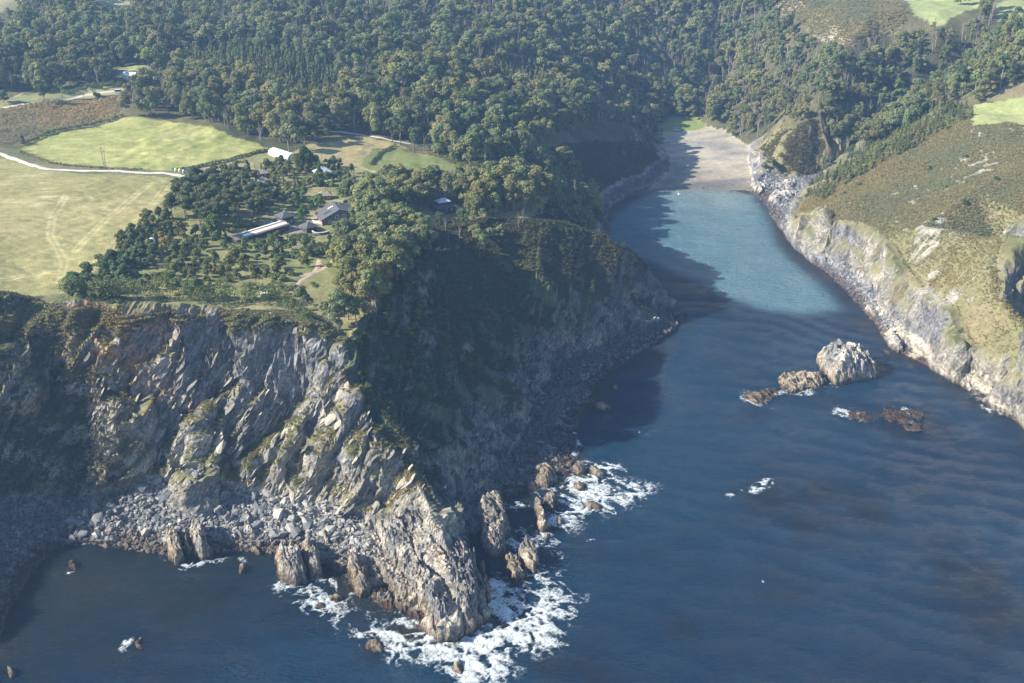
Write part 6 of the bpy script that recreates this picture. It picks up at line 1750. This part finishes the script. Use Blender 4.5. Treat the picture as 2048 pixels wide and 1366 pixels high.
# ------------------------------------------------------------------ low cover: heather, gorse, bracken (nobody could count these)
def tuft_obj(name, mat, seed, n=46, size=.16, label='', x=0, y=0):
    r = random.Random(seed)
    cl = [(r.uniform(-.6, .6), r.uniform(-.6, .6), r.uniform(.1, .4), .5, .5, .38) for _ in range(4)]
    return leaf_cloud(name, cl, n, size, mat, seed)
def cover(name, label, sel_fn, poly, n, lo, hi, mat, color=None, flat=False):
    """low growth over a stretch of ground: scattered clumps of small leaves"""
    me = [tuft_obj('clump', mat, 60 + i) for i in range(3)]
    pts = rand_in(poly, n)
    i = np.clip(np.searchsorted(GX, pts[:, 0]), 0, NX - 1); j = np.clip(np.searchsorted(GY, pts[:, 1]), 0, NY - 1)
    ok_ = sel_fn(i, j)
    i, j = i[ok_], j[ok_]
    base = POS[i, j] + rng.uniform(-.5, .5, (len(i), 3)) * np.array((1, 1, .1))
    if flat:
        q_ = pts[ok_]; base = np.column_stack((q_, bilin(ZT, q_[:, 0], q_[:, 1])))
    s = rng.uniform(lo, hi, len(i))
    srcs = []
    for q in range(3):
        k0 = rng.integers(0, len(i))
        o = link(name.rstrip('s') + '_clump', me[q], loc=base[k0], scale=(s[k0],) * 3)
        tag(o, label + ', one clump', kind='stuff'); srcs.append([o])
        if color: o.color = color
    return scatter(name, label, srcs, base, np.column_stack((rng.uniform(-.2, .2, (len(i), 2)), rng.uniform(0, 6.28, len(i)))), np.column_stack((s * 1.1, s * 1.1, s)), color)
heathW = wp_([(1612, 400), (1660, 366), (1740, 318), (1830, 268), (1905, 222), (1960, 205), (2060, 200)]) + [(600, 760, 0), (520, 600, 0), (330, 440, 0), (262, 415, 0), (232, 440, 0)] + wp_([(1930, 672), (1850, 590), (1812, 545), (1770, 470), (1660, 450), (1597, 425)])
cover('heather', 'brown and olive heather covering the right headland', lambda i, j: (ZN[i, j] == HEATH) & (HEATHROCK[i, j] < .5), heathW, 170000, .55, 1.35, L_HEATH, None, True)
topW = wp_([(-20, 585), (60, 594), (130, 608), (330, 615), (430, 620), (560, 625), (640, 645), (690, 690)]) + [P(*q) for q in ((700, 740, 46), (640, 730, 45), (560, 730, 45), (440, 700, 48), (330, 690, 50), (200, 690, 52), (100, 690, 52), (-20, 690, 54))]
cover('gorse', 'olive and brown gorse scrub along the brink of the sunlit cliff', lambda i, j: ((NZ[i, j] > .55) | (POS[i, j, 2] > 58)) & (POS[i, j, 2] > 44) & (POS[i, j, 2] < 65.3), topW, 30000, .6, 1.5, L_GORSE)
faceW = [P(*q) for q in ((100, 690, 55), (330, 690, 50), (690, 720, 52), (790, 880, 28), (860, 1000, 14), (740, 1040, 6), (300, 960, 9), (180, 790, 35))]
cover('grass', 'tufts of tan grass on the ledges of the sunlit cliff', lambda i, j: (NZ[i, j] > .62) & (POS[i, j, 2] > 10) & (ZN[i, j] == ROCK), faceW, 26000, .35, .8, L_GORSE, (1.25, 1.15, 1.0, 1))
flankW = [q for q in wp_([(705, 700), (760, 605), (840, 505), (840, 470), (890, 440), (960, 440), (1060, 440), (1150, 442), (1250, 496), (1330, 585)])] + [P(1330, 610, 6), P(1230, 640, 9), P(1150, 680, 9), P(1062, 800, 8), P(1000, 900, 8), P(905, 990, 10), P(810, 930, 22), P(722, 826, 37)]
cover('bracken', 'dark green and rusty bracken over the shaded flank of the headland', lambda i, j: (NZ[i, j] > .45) & (POS[i, j, 2] > 17 + 14 * nA[i, j]) & (nB[i, j] + .6 * nA[i, j] > -.2 - .025 * (POS[i, j, 2] - 20)), flankW, 42000, .6, 1.5, L_BRACK)
spurW = wp_([(1505, 300), (1545, 255), (1590, 255), (1640, 230), (1680, 285), (1625, 350), (1560, 355), (1520, 345)])
cover('bracken', 'rusty bracken on the spur beside the beach', lambda i, j: ZN[i, j] == HEATH, spurW, 6000, .8, 1.8, L_BRACK, (1.15, 1.0, .95, 1), True)
clearW = wp_([(1500, -6), (1790, -6), (1815, 40), (1785, 60), (1712, 78), (1700, 118), (1655, 85), (1600, 44)])
cover('heather', 'dry tufts and low heather on the clearing at the hilltop', lambda i, j: ZN[i, j] == HEATH, clearW, 9000, .8, 2.0, L_HEATH, (.95, 1.0, 1.0, 1), True)
brackW = wp_([(-120, 312), (0, 290), (40, 288), (100, 263), (170, 250), (243, 229), (246, 192), (120, 199), (0, 218), (-120, 235)])
cover('bracken', 'low brown bracken of the field at the far left', lambda i, j: ZN[i, j] == HEATH, brackW, 9000, .5, 1.3, L_HEATH, (1.55, 1.4, 1.45, 1), True)
gardW = wp_([(150, 600), (250, 520), (340, 450), (470, 450), (650, 470), (670, 560), (600, 600), (400, 606)])
cover('undergrowth', 'low undergrowth between the garden trees', lambda i, j: (nA[i, j] + nB[i, j] > .05) & (ZN[i, j] == LAWN), gardW, 3400, .7, 2.0, L_BROAD, None, True)
bushW = wp_([(860, 300), (1000, 300), (1060, 330), (1000, 345), (930, 340)])
cover('brambles', 'low dark brambles beside the shaded paddock', lambda i, j: NZ[i, j] > .5, bushW, 1500, 1.2, 2.6, L_BROAD)
northW = wp_([(1100, 300), (1190, 285), (1290, 285), (1320, 320), (1290, 370), (1215, 400), (1170, 370)])
cover('bracken', 'dark bracken on the shaded bank across the cove', lambda i, j: (POS[i, j, 2] > 7), northW, 9000, .9, 2.0, L_BRACK)
leftW = [(-206, 417, 0), (-262, 386, 0), (-290, 340, 0), (-250, 300, 0), (-200, 345, 0), (-152, 360, 0), (-145, 374, 0), (-178, 402, 0)]
cover('bracken', 'dark growth on the shaded slope of the left bay', lambda i, j: (POS[i, j, 2] > 11) & (NZ[i, j] > .25), leftW, 16000, .6, 1.4, L_BRACK)
